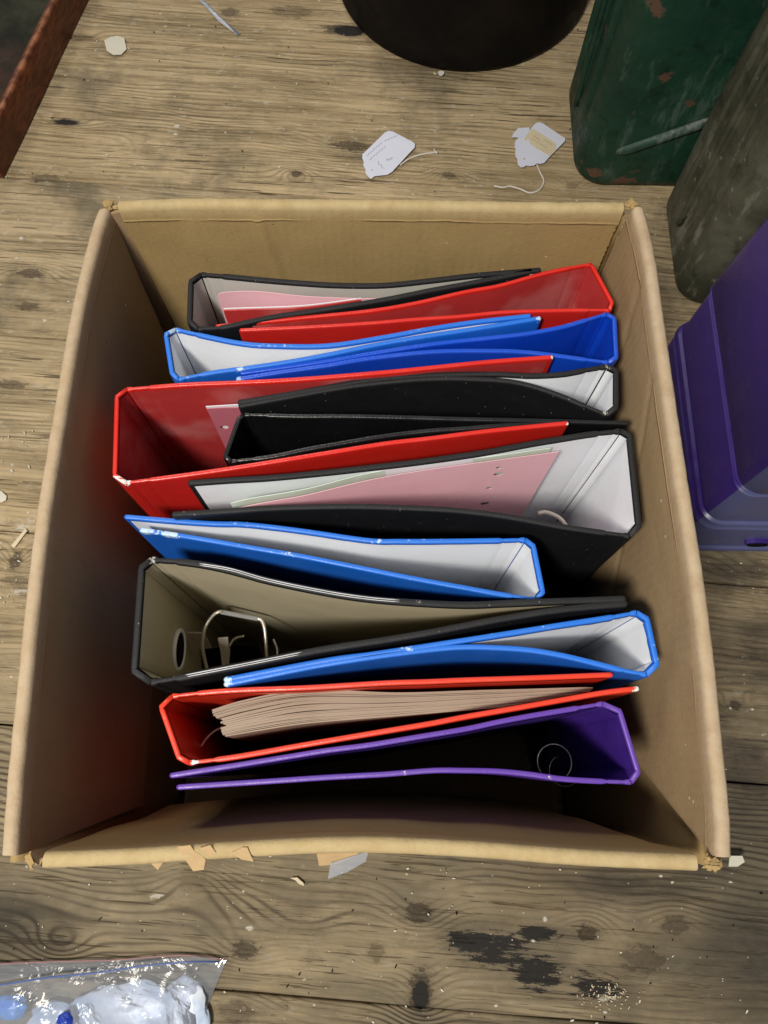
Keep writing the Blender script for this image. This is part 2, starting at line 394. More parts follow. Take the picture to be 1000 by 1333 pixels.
# ------------------------------------------------------------------ floor
s0 = NT('dark_underfloor'); M['under'] = s0.fin((.012, .010, .008), .9, None, .1)
fv = [(-4, -3, -.03), (4, -3, -.03), (4, 5, -.03), (-4, 5, -.03)]
floor = mesh('floor', fv+[(x, y, -.06) for x, y, z in fv], [(0, 1, 2, 3), (4, 5, 6, 7), (0, 1, 5, 4), (1, 2, 6, 5), (2, 3, 7, 6), (3, 0, 4, 7)], M['under'], smooth=False)
tag(floor, kind='structure')
seams = [-2.05, -1.8, -1.57, -1.34, -1.10, -.88, -.65, -.42, -.195, .012, .205, .435, .655, .885, 1.10, 1.33, 1.57, 1.80, 2.04, 2.27, 2.5]
rf = Matrix.Rotation(FA, 3, 'Z')
def plank(ya, yb, seed):
    rnd = random.Random(seed)
    n = 150; x0, x1 = -1.7, 1.9
    rows = [(-.0, -.020), (0, -.0022), (.0010, -.0006), (.0032, 0), (.2, None), (.4, None), (.6, None), (.8, None), (-.0032, 0), (-.0010, -.0006), (0, -.0022), (0, -.020)]
    V = []; F = []
    for i in range(n+1):
        x = x0+(x1-x0)*i/n
        ja = .0006+.0009*(noise.noise((x*9, seed, 0))+.3*noise.noise((x*60, seed, 3))); jb = .0006+.0009*(noise.noise((x*9, seed+50, 1))+.3*noise.noise((x*60, seed, 9)))
        a = ya+ja; b = yb-jb
        for k, (f, z) in enumerate(rows):
            if k in (4, 5, 6, 7): y = a+(b-a)*f; z = -.0011*math.sin(math.pi*f)*1.0+.0006*noise.noise((x*5, y*14, seed))
            elif k < 4: y = a+f
            else: y = b+f
            V.append(rf @ Vector((x, y, z)))
    m = len(rows)
    for i in range(n):
        for k in range(m-1): F.append((i*m+k, (i+1)*m+k, (i+1)*m+k+1, i*m+k+1))
    return mesh('plank', V, F, M['floor'], floor)
for i in range(3, len(seams)-4): plank(seams[i], seams[i+1], i*3.7)
# rusty nail heads in the boards
s1 = metal('rusty_nail', (.12, .08, .05), .6)
for (u, v) in ((47, 236), (583, 88), (372, 1312), (318, 1312)):
    q = P(u, v, 0); pts = [q+Vector((.0022*math.cos(a*.785), .0022*math.sin(a*.785), 0)) for a in range(8)]
    slab('nail_head', pts, .0003, .0008, s1, floor)

# ------------------------------------------------------------------ cardboard box
RZ = 0.350
BOX = empty('cardboard_box', (0, .15, 0), 'large open brown cardboard box with folded-in flaps, packed with coloured ring binders', 'box')
left_px = [(131, 262), (118, 300), (95, 390), (72, 520), (50, 650), (33, 780), (20, 900), (9, 1010), (1, 1125)]
right_px = [(838, 268), (853, 330), (866, 420), (882, 530), (899, 640), (916, 745), (931, 860), (942, 970), (951, 1060), (953, 1133)]
back_px = [(155, 259), (250, 256), (400, 257), (550, 258), (700, 261), (818, 262)]
front_px = [(28, 1131), (160, 1126), (300, 1117), (450, 1110), (600, 1115), (760, 1127), (917, 1134)]
def rimline(px): return [P(u, v, RZ) for u, v in px]
def wall(name, px, inward, corners, thick, seed):
    """outer board, standing from the floor to just below the fold"""
    n = 40; top = cr(rimline(px), n); a, b = top[0].copy(), top[-1].copy()
    e = (b-a).normalized(); a -= e*corners[0]; b += e*corners[1]
    V = []; F = []; lev = [.0, .03, .08, .14, .2, .26, .31, RZ-.010]
    for off in (0, thick):
        for z in lev:
            for i in range(n):
                f = i/(n-1); st = a.lerp(b, f); k = z/RZ
                p = st.lerp(top[i], max(0, k)**1.5)
                nz = .0015*noise.noise((f*6, z*8, seed))
                q = p+inward*(off+nz+.0008); V.append(Vector((q.x, q.y, z+.001)))
    m = len(lev)
    def id(o, j, i): return (o*m+j)*n+i
    for j in range(m-1):
        for i in range(n-1):
            F.append((id(0, j, i), id(0, j, i+1), id(0, j+1, i+1), id(0, j+1, i))); F.append((id(1, j, i), id(1, j+1, i), id(1, j+1, i+1), id(1, j, i+1)))
    for i in range(n-1):
        F.append((id(0, 0, i), id(1, 0, i), id(1, 0, i+1), id(0, 0, i+1))); F.append((id(0, m-1, i), id(0, m-1, i+1), id(1, m-1, i+1), id(1, m-1, i)))
    for i in (0, n-1):
        for j in range(m-1): F.append((id(0, j, i), id(0, j+1, i), id(1, j+1, i), id(1, j, i)))
    return mesh(name, V, F, M['card'], BOX)
def flap(px, inward, depth, lean, trims, seed, zigzag=None, wrinkle=.0012, crease=(), mat='card_in', width=.0078):
    """the flap folded over the rim and hanging inside; trims = how much each end narrows per metre of depth"""
    n = 110; top = cr(rimline(px), n)
    th = .0042
    prof = [(-.0004, -.012, .5), (-.0005, -.0040, .8), (.0001, -.0012, 1), (.0014, -.0002, 1), (.0044, .0003, 1), (width-.0020, -.0003, 1), (width-.0007, -.0014, 1), (width-.0001, -.0040, .7), (width+.0003, -.010, .2)]
    ds = [.014+(depth-.014)*k/80 for k in range(81)]
    inner = [(width+.0003, -d, 0) for d in ds]
    outer = [(width+.0003-th, -d, 0) for d in reversed(ds[::8])]
    prof = prof+inner+outer+[(.005, -.012, 0)]
    V = []; Wr = []; F = []; Rn = []; Dp = []; m = len(prof)
    L = (top[-1]-top[0]).length; e = (top[-1]-top[0]).normalized()
    for i in range(n):
        f = i/(n-1)
        for k, (o, z, w) in enumerate(prof):
            d = max(0, -z-.006)
            p = top[i].copy()
            # ends narrow as the flap goes down
            ta = trims[0](d); tb = trims[1](d)
            if zigzag and z < -.012:
                tb += zigzag*(1-2*abs(((d/.0042) % 1)-.5))*(1 if k < 9+81 else 1)
                tb += .0006*noise.noise((d*200, seed, 0))
            s_ = ta+(L-ta-tb)*f; base = s_/L*(n-1); j = min(int(base), n-2) if base > 0 else 0
            p = top[j]+(top[j+1]-top[j])*(base-j)
            st = top[0].lerp(top[-1], s_/L)
            p = p.lerp(st, min(1, d/.30)*.8)
            r_ = wrinkle*(noise.noise((s_*9, z*10, seed))*1.6+.6*noise.noise((s_*34, z*26, seed+4)))
            r_ *= min(1, d/.035)
            zz = .0008*noise.noise((s_*11, seed, 2))+.0006*noise.noise((s_*90, seed, 8))+.0005*noise.noise((s_*260, o*300, seed)) if k < 9 else 0
            for (cs, slope, amp) in crease:
                x = s_-cs-slope*d; r_ += amp*math.exp(-(x/.0035)**2)*min(1, d/.01)
            r_ += lean*d*(.4+.6*math.sin(math.pi*min(1, max(0, s_/L)))**.5 if lean > .05 else 1)
            q = p+inward*(o+r_); V.append(Vector((q.x, q.y, RZ+z+zz))); Wr.append(w); Rn.append(s_); Dp.append(-z)
    for i in range(n-1):
        for k in range(m): F.append((i*m+k, (i+1)*m+k, (i+1)*m+(k+1) % m, i*m+(k+1) % m))
    # end caps as quads between outer and inner runs
    for i in (0, n-1):
        for k in range(8):
            pass
        F.append(tuple(i*m+k for k in range(m)))
    ob = mesh('flap', V, F, M[mat], BOX, attrs={'wear_sheen': Wr, 'run': Rn, 'dep': Dp})
    return sharp(ob, 50)
I = Vector
wall('wall', left_px, I((1, 0, 0)), (.004, .004), .0042, 1)
wall('wall', right_px, I((-1, 0, 0)), (.002, .002), .0042, 2)
wall('wall', back_px, I((0, -1, 0)), (.008, .006), .0042, 3)
wall('wall', front_px, I((0, 1, 0)), (.010, .014), .0042, 4)
flap(left_px, I((1, 0, 0)), .20, .02, (lambda d: .006+d*.10, lambda d: .004+d*.08), 1, wrinkle=.0010)
flap(right_px, I((-1, 0, 0)), .19, .0, (lambda d: .001+d*.02, lambda d: .006+d*.42), 2, crease=((.05, .4, -.0012), (.115, .9, -.0010), (.30, -.3, .0012)), wrinkle=.0014)
flap(back_px, I((0, -1, 0)), .20, .02, (lambda d: .0+d*.03, lambda d: .0035+d*.01), 3, zigzag=.0011, crease=((.090, .12, .0020), (.200, .2, -.0008), (.045, .0, .0006)), mat='card')
flap(front_px, I((0, 1, 0)), .20, .10, (lambda d: .010+d*.05, lambda d: .003+d*.26), 4, wrinkle=.0013, mat='card')
# bottom boards
a0, a1, a2, a3 = P(145, 268, RZ), P(838, 268, RZ), P(945, 1128, RZ), P(12, 1120, RZ)
for k, (f0, f1) in enumerate(((.0, .498), (.502, 1.0))):
    q = [a3.lerp(a0, f0), a2.lerp(a1, f0), a2.lerp(a1, f1), a3.lerp(a0, f1)]
    q = [Vector((p.x*.96, .15+(p.y-.15)*.96, 0)) for p in q]
    slab('bottom_flap', q, .0015, .0055, M['card_in'], BOX)
# raw corrugated ends showing at the split corners
def core_tuft(u, v, n, r, seed):
    rnd = random.Random(seed); V = []; F = []
    for k in range(n):
        q = P(u+rnd.uniform(-r, r), v+rnd.uniform(-r*.6, r*.6), RZ+rnd.uniform(-.004, .0005))
        a = rnd.uniform(0, 6.28); l = rnd.uniform(.0015, .0042); w = rnd.uniform(.0006, .0018)
        d = Vector((math.cos(a), math.sin(a), rnd.uniform(-.3, .5)))*l; e_ = Vector((-math.sin(a), math.cos(a), rnd.uniform(-.6, .6)))*w
        th = Vector((0, 0, .0004)); b = len(V)
        c4 = [q-d-e_, q+d-e_*rnd.uniform(.2, 1), q+d*rnd.uniform(.6, 1)+e_, q-d+e_]
        V += [p for p in c4]+[p-th for p in c4]
        F += [(b, b+1, b+2, b+3), (b+4, b+5, b+6, b+7)]+[(b+i, b+(i+1) % 4, b+4+(i+1) % 4, b+4+i) for i in range(4)]
    return tag(mesh('torn_edge', V, F, M['card'], BOX, smooth=False), kind='stuff')
core_tuft(821, 266, 12, 4, 1); core_tuft(143, 268, 10, 6, 2); core_tuft(925, 1125, 14, 8, 3); core_tuft(40, 1122, 6, 6, 4)
# gusset boards seen in the corner gaps
def gusset(u0, v0, u1, v1, z0, z1, w):
    a, b = P(u0, v0, RZ), P(u1, v1, RZ); t = (b-a).normalized(); nn = Vector((-t.y, t.x, 0))*w
    V = []
    for z in (z0, z1):
        for p in (a-nn, b-nn, b+nn, a+nn): V.append(Vector((p.x, p.y, z)))
    return mesh('corner_board', V, [(0, 1, 2, 3), (4, 5, 6, 7), (0, 1, 5, 4), (1, 2, 6, 5), (2, 3, 7, 6), (3, 0, 4, 7)], M['card_in'], BOX, smooth=False)
gusset(133, 272, 155, 268, .02, RZ-.004, .0018)
gusset(30, 1114, 48, 1124, .02, RZ-.006, .0018)
# torn paper tongues and a scrap of tape on the front fold
def tongue(name, px, z, mat, dz=0.0, th=.0005):
    pts = [P(u, v, z) for u, v in px]; y0 = max(p.y for p in pts)
    return slab(name, pts, 0, th, M[mat] if isinstance(mat, str) else mat, BOX, curl=lambda p: z-(y0-p.y)*dz)
tongue('torn_tongue', [(231, 1102), (248, 1100), (253, 1108), (262, 1114), (267, 1119), (264, 1133), (250, 1135), (244, 1125), (238, 1116)], RZ+.0008, 'card_torn', .25)
tongue('torn_tongue', [(260, 1104), (274, 1100), (281, 1110), (270, 1116)], RZ+.0010, 'card_torn', .2)
tongue('torn_tongue', [(301, 1110), (316, 1103), (322, 1103), (330, 1122), (314, 1119)], RZ+.0010, 'card_torn', .2)
tongue('torn_tongue', [(196, 1124), (208, 1114), (216, 1117), (205, 1133)], RZ-.004, 'card_torn', .2)
tongue('torn_tongue', [(412, 1109), (468, 1110), (455, 1119), (438, 1126), (415, 1128)], RZ-.004, 'card_torn', .5)
def clear_plastic(name, tint=(.9, .93, 1), dens=.25, rough=.12, wr=60, wd=.004):
    s = NT(name)
    g = s.n('ShaderNodeBsdfGlossy'); g.inputs['Roughness'].default_value = rough
    t = s.n('ShaderNodeBsdfTransparent'); t.inputs[0].default_value = (*tint, 1)
    d = s.n('ShaderNodeBsdfDiffuse'); d.inputs[0].default_value = (.62, .65, .70, 1)
    b = s.bump(s.noise(wr, 4, .6, dist=.6), wd, 1.0)
    s.l(b, g.inputs['Normal']); s.l(b, d.inputs['Normal'])
    f = s.n('ShaderNodeFresnel'); f.inputs[0].default_value = 1.5; s.l(b, f.inputs['Normal'])
    m1 = s.n('ShaderNodeMixShader'); m1.inputs[0].default_value = dens; s.l(t.outputs[0], m1.inputs[1]); s.l(d.outputs[0], m1.inputs[2])
    m2 = s.n('ShaderNodeMixShader'); s.l(s.math('MULTIPLY_ADD', f.outputs[0], 1.3, .04, clamp=True), m2.inputs[0]); s.l(m1.outputs[0], m2.inputs[1]); s.l(g.outputs[0], m2.inputs[2])
    s.l(m2.outputs[0], s.out.inputs[0]); return s.m
M['tape'] = clear_plastic('clear_tape', dens=.22)
M['strip'] = clear_plastic('clear_strip', dens=.14, rough=.25, wr=20, wd=.0005)
M['bag'] = clear_plastic('clear_bag_film', dens=.26, rough=.12, wr=20, wd=.005)
tongue('tape_scrap', [(430, 1124), (480, 1108), (476, 1122), (452, 1136), (426, 1146)], RZ-.003, M['strip'], .3)

# ------------------------------------------------------------------ binders
ZT = 0.318
def perp(path, i, toward):
    t = path[min(i+1, len(path)-1)]-path[max(i-1, 0)]; t.z = 0; t.normalize()
    n = Vector((-t.y, t.x, 0))
    return n if n.dot(toward-path[i]) > 0 else -n
def board(name, path, toward, zt, zb, th, mat, parent, chip_pts=(), hinge=True, straight=.6, tap=(0, 1), wavy=0.0, seed=0):
    """a stiff cover: follows path along its top edge, thickness th, rounded top and free end"""
    n = len(path); L = [0]
    for i in range(1, n): L.append(L[-1]+(path[i]-path[i-1]).length)
    h = zt-zb
    lev = [(0, .62), (.0003, .86), (.0008, .98), (.0022, 1.0), (.008, 1.0), (.03, 1.0), (.08, 1), (.16, 1), (h*.8, 1), (h, 1)]
    # one side of inward normal fixed by the middle of the board
    mid = n//2; ref = perp(path, mid, toward); V = []; wear_sheen = []; chip = []; F = []
    for i in range(n):
        t = path[min(i+1, n-1)]-path[max(i-1, 0)]; t.z = 0; t.normalize(); nn = Vector((-t.y, t.x, 0))
        if nn.dot(ref) < 0: nn = -nn
        if n > 8 and ref.dot(nn) < .2: nn = ref
        s_ = L[i]; hf = 1.0
        if hinge:
            hf = 1-.45*math.exp(-((s_-.0045)/.0012)**2)-.45*math.exp(-((s_-.0135)/.0012)**2)
            if .0045 < s_ < .0135: hf = min(hf, .72)
        endf = 1.0
        if tap[1]: endf = min(1, .45+.55*math.sqrt(max(0, min(1, (L[-1]-s_)/.0016))))
        for side in (-1, 1):
            for (d, w) in lev:
                q = d/h; st = path[0].lerp(path[-1], L[i]/L[-1])
                p = path[i].lerp(st, straight*min(1, q*1.2))
                o = side*th*.5*w*hf*endf
                zz = zt-d-(.0012 if (tap[1] and i == n-1 and d < .001) else 0)
                zz += wavy*noise.noise((s_*40, seed, 0))*(1 if d < .01 else 0)
                V.append(Vector((p.x, p.y, 0))+nn*o+Vector((0, 0, zz)))
                e = 1.0 if d < .0016 else 0.0
                if tap[1] and i >= n-2 and side != 0: e = max(e, .55)
                wear_sheen.append(e)
                c = 0.0
                for (cp, rr) in chip_pts: c = max(c, 1-((V[-1]-cp).length/rr))
                chip.append(max(0, c))
    m = len(lev)
    def id(i, sd, k): return (i*2+sd)*m+k
    for i in range(n-1):
        for k in range(m-1):
            F.append((id(i, 0, k), id(i+1, 0, k), id(i+1, 0, k+1), id(i, 0, k+1))); F.append((id(i, 1, k), id(i, 1, k+1), id(i+1, 1, k+1), id(i+1, 1, k)))
        F.append((id(i, 0, 0), id(i, 1, 0), id(i+1, 1, 0), id(i+1, 0, 0))); F.append((id(i, 0, m-1), id(i+1, 0, m-1), id(i+1, 1, m-1), id(i, 1, m-1)))
    for i in (0, n-1):
        for k in range(m-1): F.append((id(i, 0, k), id(i, 0, k+1), id(i, 1, k+1), id(i, 1, k)))
    return mesh(name, V, F, mat, parent, attrs={'wear_sheen': wear_sheen, 'chip': chip})
def lining(path, toward, zt, zb, th, mat, parent, straight=.6, s0=.001, s1=.004, drop=.0022, ragged=.0, seed=0, hinge=True, strip_mat=None, name='lining'):
    n = len(path); L = [0]
    for i in range(1, n): L.append(L[-1]+(path[i]-path[i-1]).length)
    h = zt-zb; ref = perp(path, n//2, toward); V = []; F = []; rows = []
    for i in range(n):
        s_ = L[i]
        if s_ < s0-1e-6 or s_ > L[-1]-s1+1e-6: continue
        t = path[min(i+1, n-1)]-path[max(i-1, 0)]; t.z = 0; t.normalize(); nn = Vector((-t.y, t.x, 0))
        if nn.dot(ref) < 0: nn = -nn
        if n > 8 and ref.dot(nn) < .2: nn = ref
        hf = 1.0
        if hinge:
            hf = 1-.45*math.exp(-((s_-.0045)/.0012)**2)-.45*math.exp(-((s_-.0135)/.0012)**2)
            if .0045 < s_ < .0135: hf = min(hf, .72)
        rows.append(i); dr = drop+ragged*(.5+noise.noise((s_*90, seed, 1))+.6*noise.noise((s_*300, seed, 5)))
        for d in (dr, dr+.004, .03, .08, .16, h*.8, h-.003):
            q = d/h; st = path[0].lerp(path[-1], L[i]/L[-1]); p = path[i].lerp(st, straight*min(1, q*1.2))
            V.append(Vector((p.x, p.y, zt-d))+nn*(th*.5*hf+.0004))
    m = 7
    for i in range(len(rows)-1):
        for k in range(m-1): F.append((i*m+k, (i+1)*m+k, (i+1)*m+k+1, i*m+k+1))
    return mesh(name, V, F, mat, parent)
def samples(Lt):
    a = [0, .001, .0025, .0036, .0045, .0054, .0075, .0105, .0126, .0135, .0144, .0165, .021]
    n = 34; b = [.021+(Lt-.021-.004)*k/n for k in range(1, n+1)]
    return a+b+[Lt-.0030, Lt-.0018, Lt-.0009, Lt]
def binder(name, label, cat, back, front, sp, outer, inner, zt=ZT, h=.312, th=.0031, chips_=(), straight=.6, ragged=0.0, wavy=0.0, seed=0, spine_inner=None, group='ring binders standing in the cardboard box'):
    """back/front: pixel traces of the top edges from the spine to the free end; sp: the two outer spine corners"""
    bp = [P(u, v, zt) for u, v in back]; fp = [P(u, v, zt) for u, v in front]
    A, B = P(*sp[0], zt), P(*sp[1], zt)
    base = (A+B+bp[-1]+fp[-1])/4
    root = empty(name, (base.x, base.y, zt-h), label, cat, group)
    Lb, Lf = plen(bp), plen(fp)
    pb = cr(bp, ts=samples(Lb)); pf = cr(fp, ts=samples(Lf))
    ctr = (pb[len(pb)//2]+pf[len(pf)//2]+A+B)/4
    cm = [(P(u, v, zt), r*1.9) for (u, v, r) in chips_]
    o1 = board('cover', pb, pf[len(pf)//2], zt, zt-h, th, outer, root, cm, straight=straight, wavy=wavy, seed=seed)
    o2 = board('cover', pf, pb[len(pb)//2], zt, zt-h, th, outer, root, cm, straight=straight, wavy=wavy, seed=seed+3)
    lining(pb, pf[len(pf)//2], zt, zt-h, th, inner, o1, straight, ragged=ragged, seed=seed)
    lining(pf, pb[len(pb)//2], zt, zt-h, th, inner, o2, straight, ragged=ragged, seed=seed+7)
    # spine with chamfered joints
    t = (B-A); ln = t.length; t.normalize(); c = min(.004, ln*.12)
    path = [pb[0], A+t*c*.5] + [A+t*(c+(ln-2*c)*k/8) for k in range(9)] + [B-t*c*.5, pf[0]]
    so = board('spine', path, ctr, zt, zt-h, th, outer, root, cm, hinge=False, straight=0, tap=(0, 0), wavy=wavy, seed=seed+5)
    far = (pb[-1]+pf[-1])/2
    ip = [pb[0].lerp(A+t*c*.5, .2), A+t*c*.7]+[A+t*(c*1.2+(ln-2.4*c)*k/8) for k in range(9)]+[B-t*c*.7, pf[0].lerp(B-t*c*.5, .2)]
    lining(ip, far, zt, zt-h, th, spine_inner or inner, so, 0, s0=0, s1=0, ragged=ragged, seed=seed+9, hinge=False)
    return root, so, o1, o2, pb, pf

def sheet(name, px, zt, h, mat, parent, th=.0004, right_slant=0.0, corner=0.0, holes=(), wav=.0006, seed=0, sag=0.0):
    """upright sheet of paper hanging from a traced top edge; holes in (distance from start, depth, radius)"""
    path = [P(u, v, zt) for u, v in px]; Lt = plen(path); N = 40
    q = cr(path, N)
    pts = []; 
    def at(s):
        f = min(max(s/Lt, 0), 1)*(N-1); j = min(int(f), N-2); p = q[j].lerp(q[j+1], f-j); t = (q[j+1]-q[j]).normalized(); return p, Vector((-t.y, t.x, 0))
    out = []
    if corner:
        for k in range(6):
            a = math.pi/2*k/5; out.append((corner-corner*math.cos(a), corner-corner*math.sin(a)))
    else: out.append((0, 0))
    for k in range(1, 30): out.append((corner+(Lt-corner)*k/30, 0))
    out += [(Lt, 0)]+[(Lt+right_slant*h*k/6, h*k/6) for k in range(1, 7)]
    out += [(Lt*k/8, h) for k in range(7, -1, -1)]+[(0, h*k/6) for k in range(5, 0, -1)]
    allp = [Vector((a, b)) for a, b in out]; edges = [(i, (i+1) % len(out)) for i in range(len(out))]
    for (hs, hd, r) in holes:
        b = len(allp); allp += [Vector((hs+r*math.cos(a*.524), hd+r*math.sin(a*.524))) for a in range(12)]; edges += [(b+i, b+(i+1) % 12) for i in range(12)]
    for a in range(1, 16):
        for b in range(1, 10):
            x = Lt*a/16; y = h*(b/10)**1.6
            if y > .004 and all((x-hs)**2+(y-hd)**2 > (r*1.6)**2 for hs, hd, r in holes) and not (corner and x < corner*1.3 and y < corner*1.3): allp.append(Vector((x, y)))
    vs, es, fs, *_ = delaunay_2d_cdt(allp, edges, [], 1, 1e-6)
    V = []; F = []
    for (x, y) in [(p.x, p.y) for p in vs]:
        p, nn = at(x); ex = max(0, x-Lt)
        p = p+(q[-1]-q[-2]).normalized()*ex
        V.append(Vector((p.x, p.y, zt-y))+nn*(wav*noise.noise((x*14, y*12, seed))*2))
    for f in fs:
        cx = sum(vs[i].x for i in f)/len(f); cy = sum(vs[i].y for i in f)/len(f)
        if any((cx-hs)**2+(cy-hd)**2 < r*r for hs, hd, r in holes): continue
        if corner and cx < corner and cy < corner and (cx-corner)**2+(cy-corner)**2 > corner**2*1.02: continue
        F.append(tuple(f))
    o = mesh(name, V, F, mat, parent, smooth=False)
    sol = o.modifiers.new('thickness', 'SOLIDIFY'); sol.thickness = th; sol.offset = 0
    return o

# 1: black binder against the back flap
b1 = binder('lever_arch_file', 'black binder with pale grey lining and pink papers, farthest back against the box wall', 'binder',
    [(262, 356), (300, 359), (340, 363), (389, 367), (440, 370), (500, 370), (560, 364), (620, 357), (705, 350)],
    [(258, 427), (290, 425), (352, 412), (426, 401), (500, 389), (560, 377), (620, 366), (694, 351)],
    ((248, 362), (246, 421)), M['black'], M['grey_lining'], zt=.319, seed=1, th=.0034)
b1i = b1[0]
sheet('pink_sheet', [(281, 381), (330, 380), (400, 386), (500, 388)], .314, .20, M['pink'], b1i, corner=.006)
sheet('red_card', [(291, 404), (340, 402), (400, 399), (470, 391)], .313, .20, M['red_in'], b1i, th=.001, seed=4)
sheet('white_sheet', [(291, 401.5), (340, 399.5), (400, 396.5), (470, 389)], .314, .20, M['white'], b1i, seed=4)
# 2: red ring binder, spine right
b2 = binder('ring_binder', 'red ring binder second from the back, its spine near the right box wall', 'binder',
    [(769, 343), (735, 349), (700, 357), (650, 371), (606, 379), (540, 394), (480, 404), (400, 412), (340, 418), (280, 424)],
    [(794, 403), (750, 403), (700, 404), (650, 406), (600, 411), (540, 415), (480, 420), (400, 425), (311, 429)],
    ((771, 344), (799, 396)), M['red'], M['red_in'], zt=.317, seed=2, th=.0026, straight=.0)
# 3: blue, spine left, white lining
b3 = binder('ring_binder', 'blue ring binder with white lining, spine at the left, behind the deep blue one', 'binder',
    [(229, 428), (278, 439), (315, 446), (352, 449), (426, 449), (500, 438), (560, 427), (620, 418), (692, 410)],
    [(232, 493), (278, 484), (315, 479), (370, 471), (426, 461), (500, 446), (560, 436), (620, 427), (705, 413)],
    ((215, 431), (224, 488)), M['blue'], M['white'], zt=.318, seed=3, chips_=((222, 428, .006), (316, 479, .004), (704, 415, .003)))
# 4: deep blue, spine right
b4 = binder('ring_binder', 'deep blue ring binder with blue lining, spine at the right, between blue and red binders', 'binder',
    [(790, 408), (760, 417), (732, 425), (690, 433), (648, 438), (564, 447), (480, 460), (426, 469), (370, 477), (312, 485)],
    [(792, 471), (760, 467), (732, 463), (690, 458), (648, 456), (564, 457), (480, 466), (426, 475), (370, 483), (307, 493)],
    ((800, 410), (803, 468)), M['blue_deep'], M['blue_deep'], zt=.316, seed=4, chips_=((308, 493, .004), (799, 470, .003)))
# 5: wide red, spine left
b5 = binder('lever_arch_file', 'wide red binder with a white chipped front corner, spine against the left box wall', 'binder',
    [(165, 506), (241, 500), (315, 497), (389, 493), (500, 484), (560, 478), (640, 470), (721, 464)],
    [(164, 628), (240, 618), (315, 607), (426, 589), (500, 577), (560, 570), (640, 560), (741, 550)],
    ((152, 512), (149, 622)), M['red'], M['red_in'], zt=.321, seed=5, chips_=((156, 626, .0062), (720, 465, .002), (741, 551, .002)), th=.0030)
sheet('white_sheet', [(268, 529), (290, 528), (313, 527)], .312, .22, M['white'], b5[0], seed=3)
sheet('pink_sheet', [(269, 532), (290, 531), (314, 531)], .311, .22, M['deep_pink'], b5[0], holes=((.006, .030, .003), (.006, .11, .003)), seed=5)
# 6: black with white lining, spine right
b6 = binder('ring_binder', 'slim black binder with white lining, spine right, front cover bowed outwards', 'binder',
    [(789, 476), (760, 481), (732, 486), (690, 488), (648, 486), (564, 487), (480, 494), (426, 503), (370, 513), (309, 523)],
    [(790, 539), (760, 527), (732, 515), (690, 501), (648, 494), (564, 492), (480, 499), (426, 507), (370, 517), (310, 528)],
    ((803, 478), (803, 533)), M['black'], M['white'], zt=.317, seed=6, chips_=((790, 534, .003), (792, 477, .0025)), th=.0033)
# 7: black, spine left, black lining
b7 = binder('ring_binder', 'glossy black binder lined in black, spine left, tucked inside the wide red one', 'binder',
    [(318, 539), (389, 541), (440, 541), (500, 542), (606, 545), (700, 547), (820, 550)],
    [(301, 600), (352, 594), (400, 584), (440, 577), (500, 567), (560, 560), (606, 557), (660, 553), (735, 551)],
    ((312, 541), (292, 597)), M['black_gloss'], M['black_gloss'], zt=.314, seed=7)
# 8: wide black lever arch with white lining
b8 = binder('lever_arch_file', 'wide black lever arch file with white lining and punched pink sheets, spine right', 'binder',
    [(808, 560), (770, 564), (732, 570), (690, 577), (648, 585), (606, 592), (540, 601), (480, 608), (426, 614), (352, 621), (300, 624), (244, 628)],
    [(820, 697), (780, 692), (732, 685), (690, 677), (648, 670), (606, 665), (564, 662), (480, 659), (426, 659), (352, 661), (278, 666), (223, 669)],
    ((820, 562), (833, 688)), M['black'], M['white'], zt=.320, seed=8, th=.0036, straight=.0)
sheet('pale_green_sheet', [(300, 655), (330, 648), (400, 636), (480, 616), (560, 604), (640, 594), (718, 583)], .3165, .25, M['green_paper'], b8[0], seed=11, wav=.0001)
sheet('pink_sheet', [(310, 661), (350, 653), (400, 644), (480, 625), (560, 611), (640, 600), (728, 588)], .3150, .25, M['pink'], b8[0], holes=((.170, .014, .0022), (.1715, .026, .0034), (.1690, .052, .0024), (.1700, .086, .0034)), seed=11, right_slant=-.01, wav=.0001)
tube('ring', [P(700, 668, .225), P(712, 667, .225), (P(728, 674, .225)), P(738, 686, .222), P(742, 700, .215)], .0016, M['steel'], b8[0])
tube('ring', [P(676, 690, .16), P(700, 684, .16), P(715, 692, .16)], .0016, M['steel'], b8[0])
# 9: blue with white lining, spine right
b9 = binder('ring_binder', 'blue ring binder with scuffed left end and white lining, before the wide black file', 'binder',
    [(684, 702), (640, 703), (564, 704), (520, 704), (480, 703), (389, 690), (320, 682), (278, 681), (220, 677), (161, 672)],
    [(698, 780), (650, 773), (606, 765), (540, 753), (480, 741), (430, 731), (389, 723), (330, 713), (278, 704), (230, 696), (181, 689)],
    ((694, 706), (708, 775)), M['blue'], M['white'], zt=.313, seed=9, chips_=((190, 690, .006), (222, 695, .006), (690, 704, .002)), ragged=.0005, straight=.4)
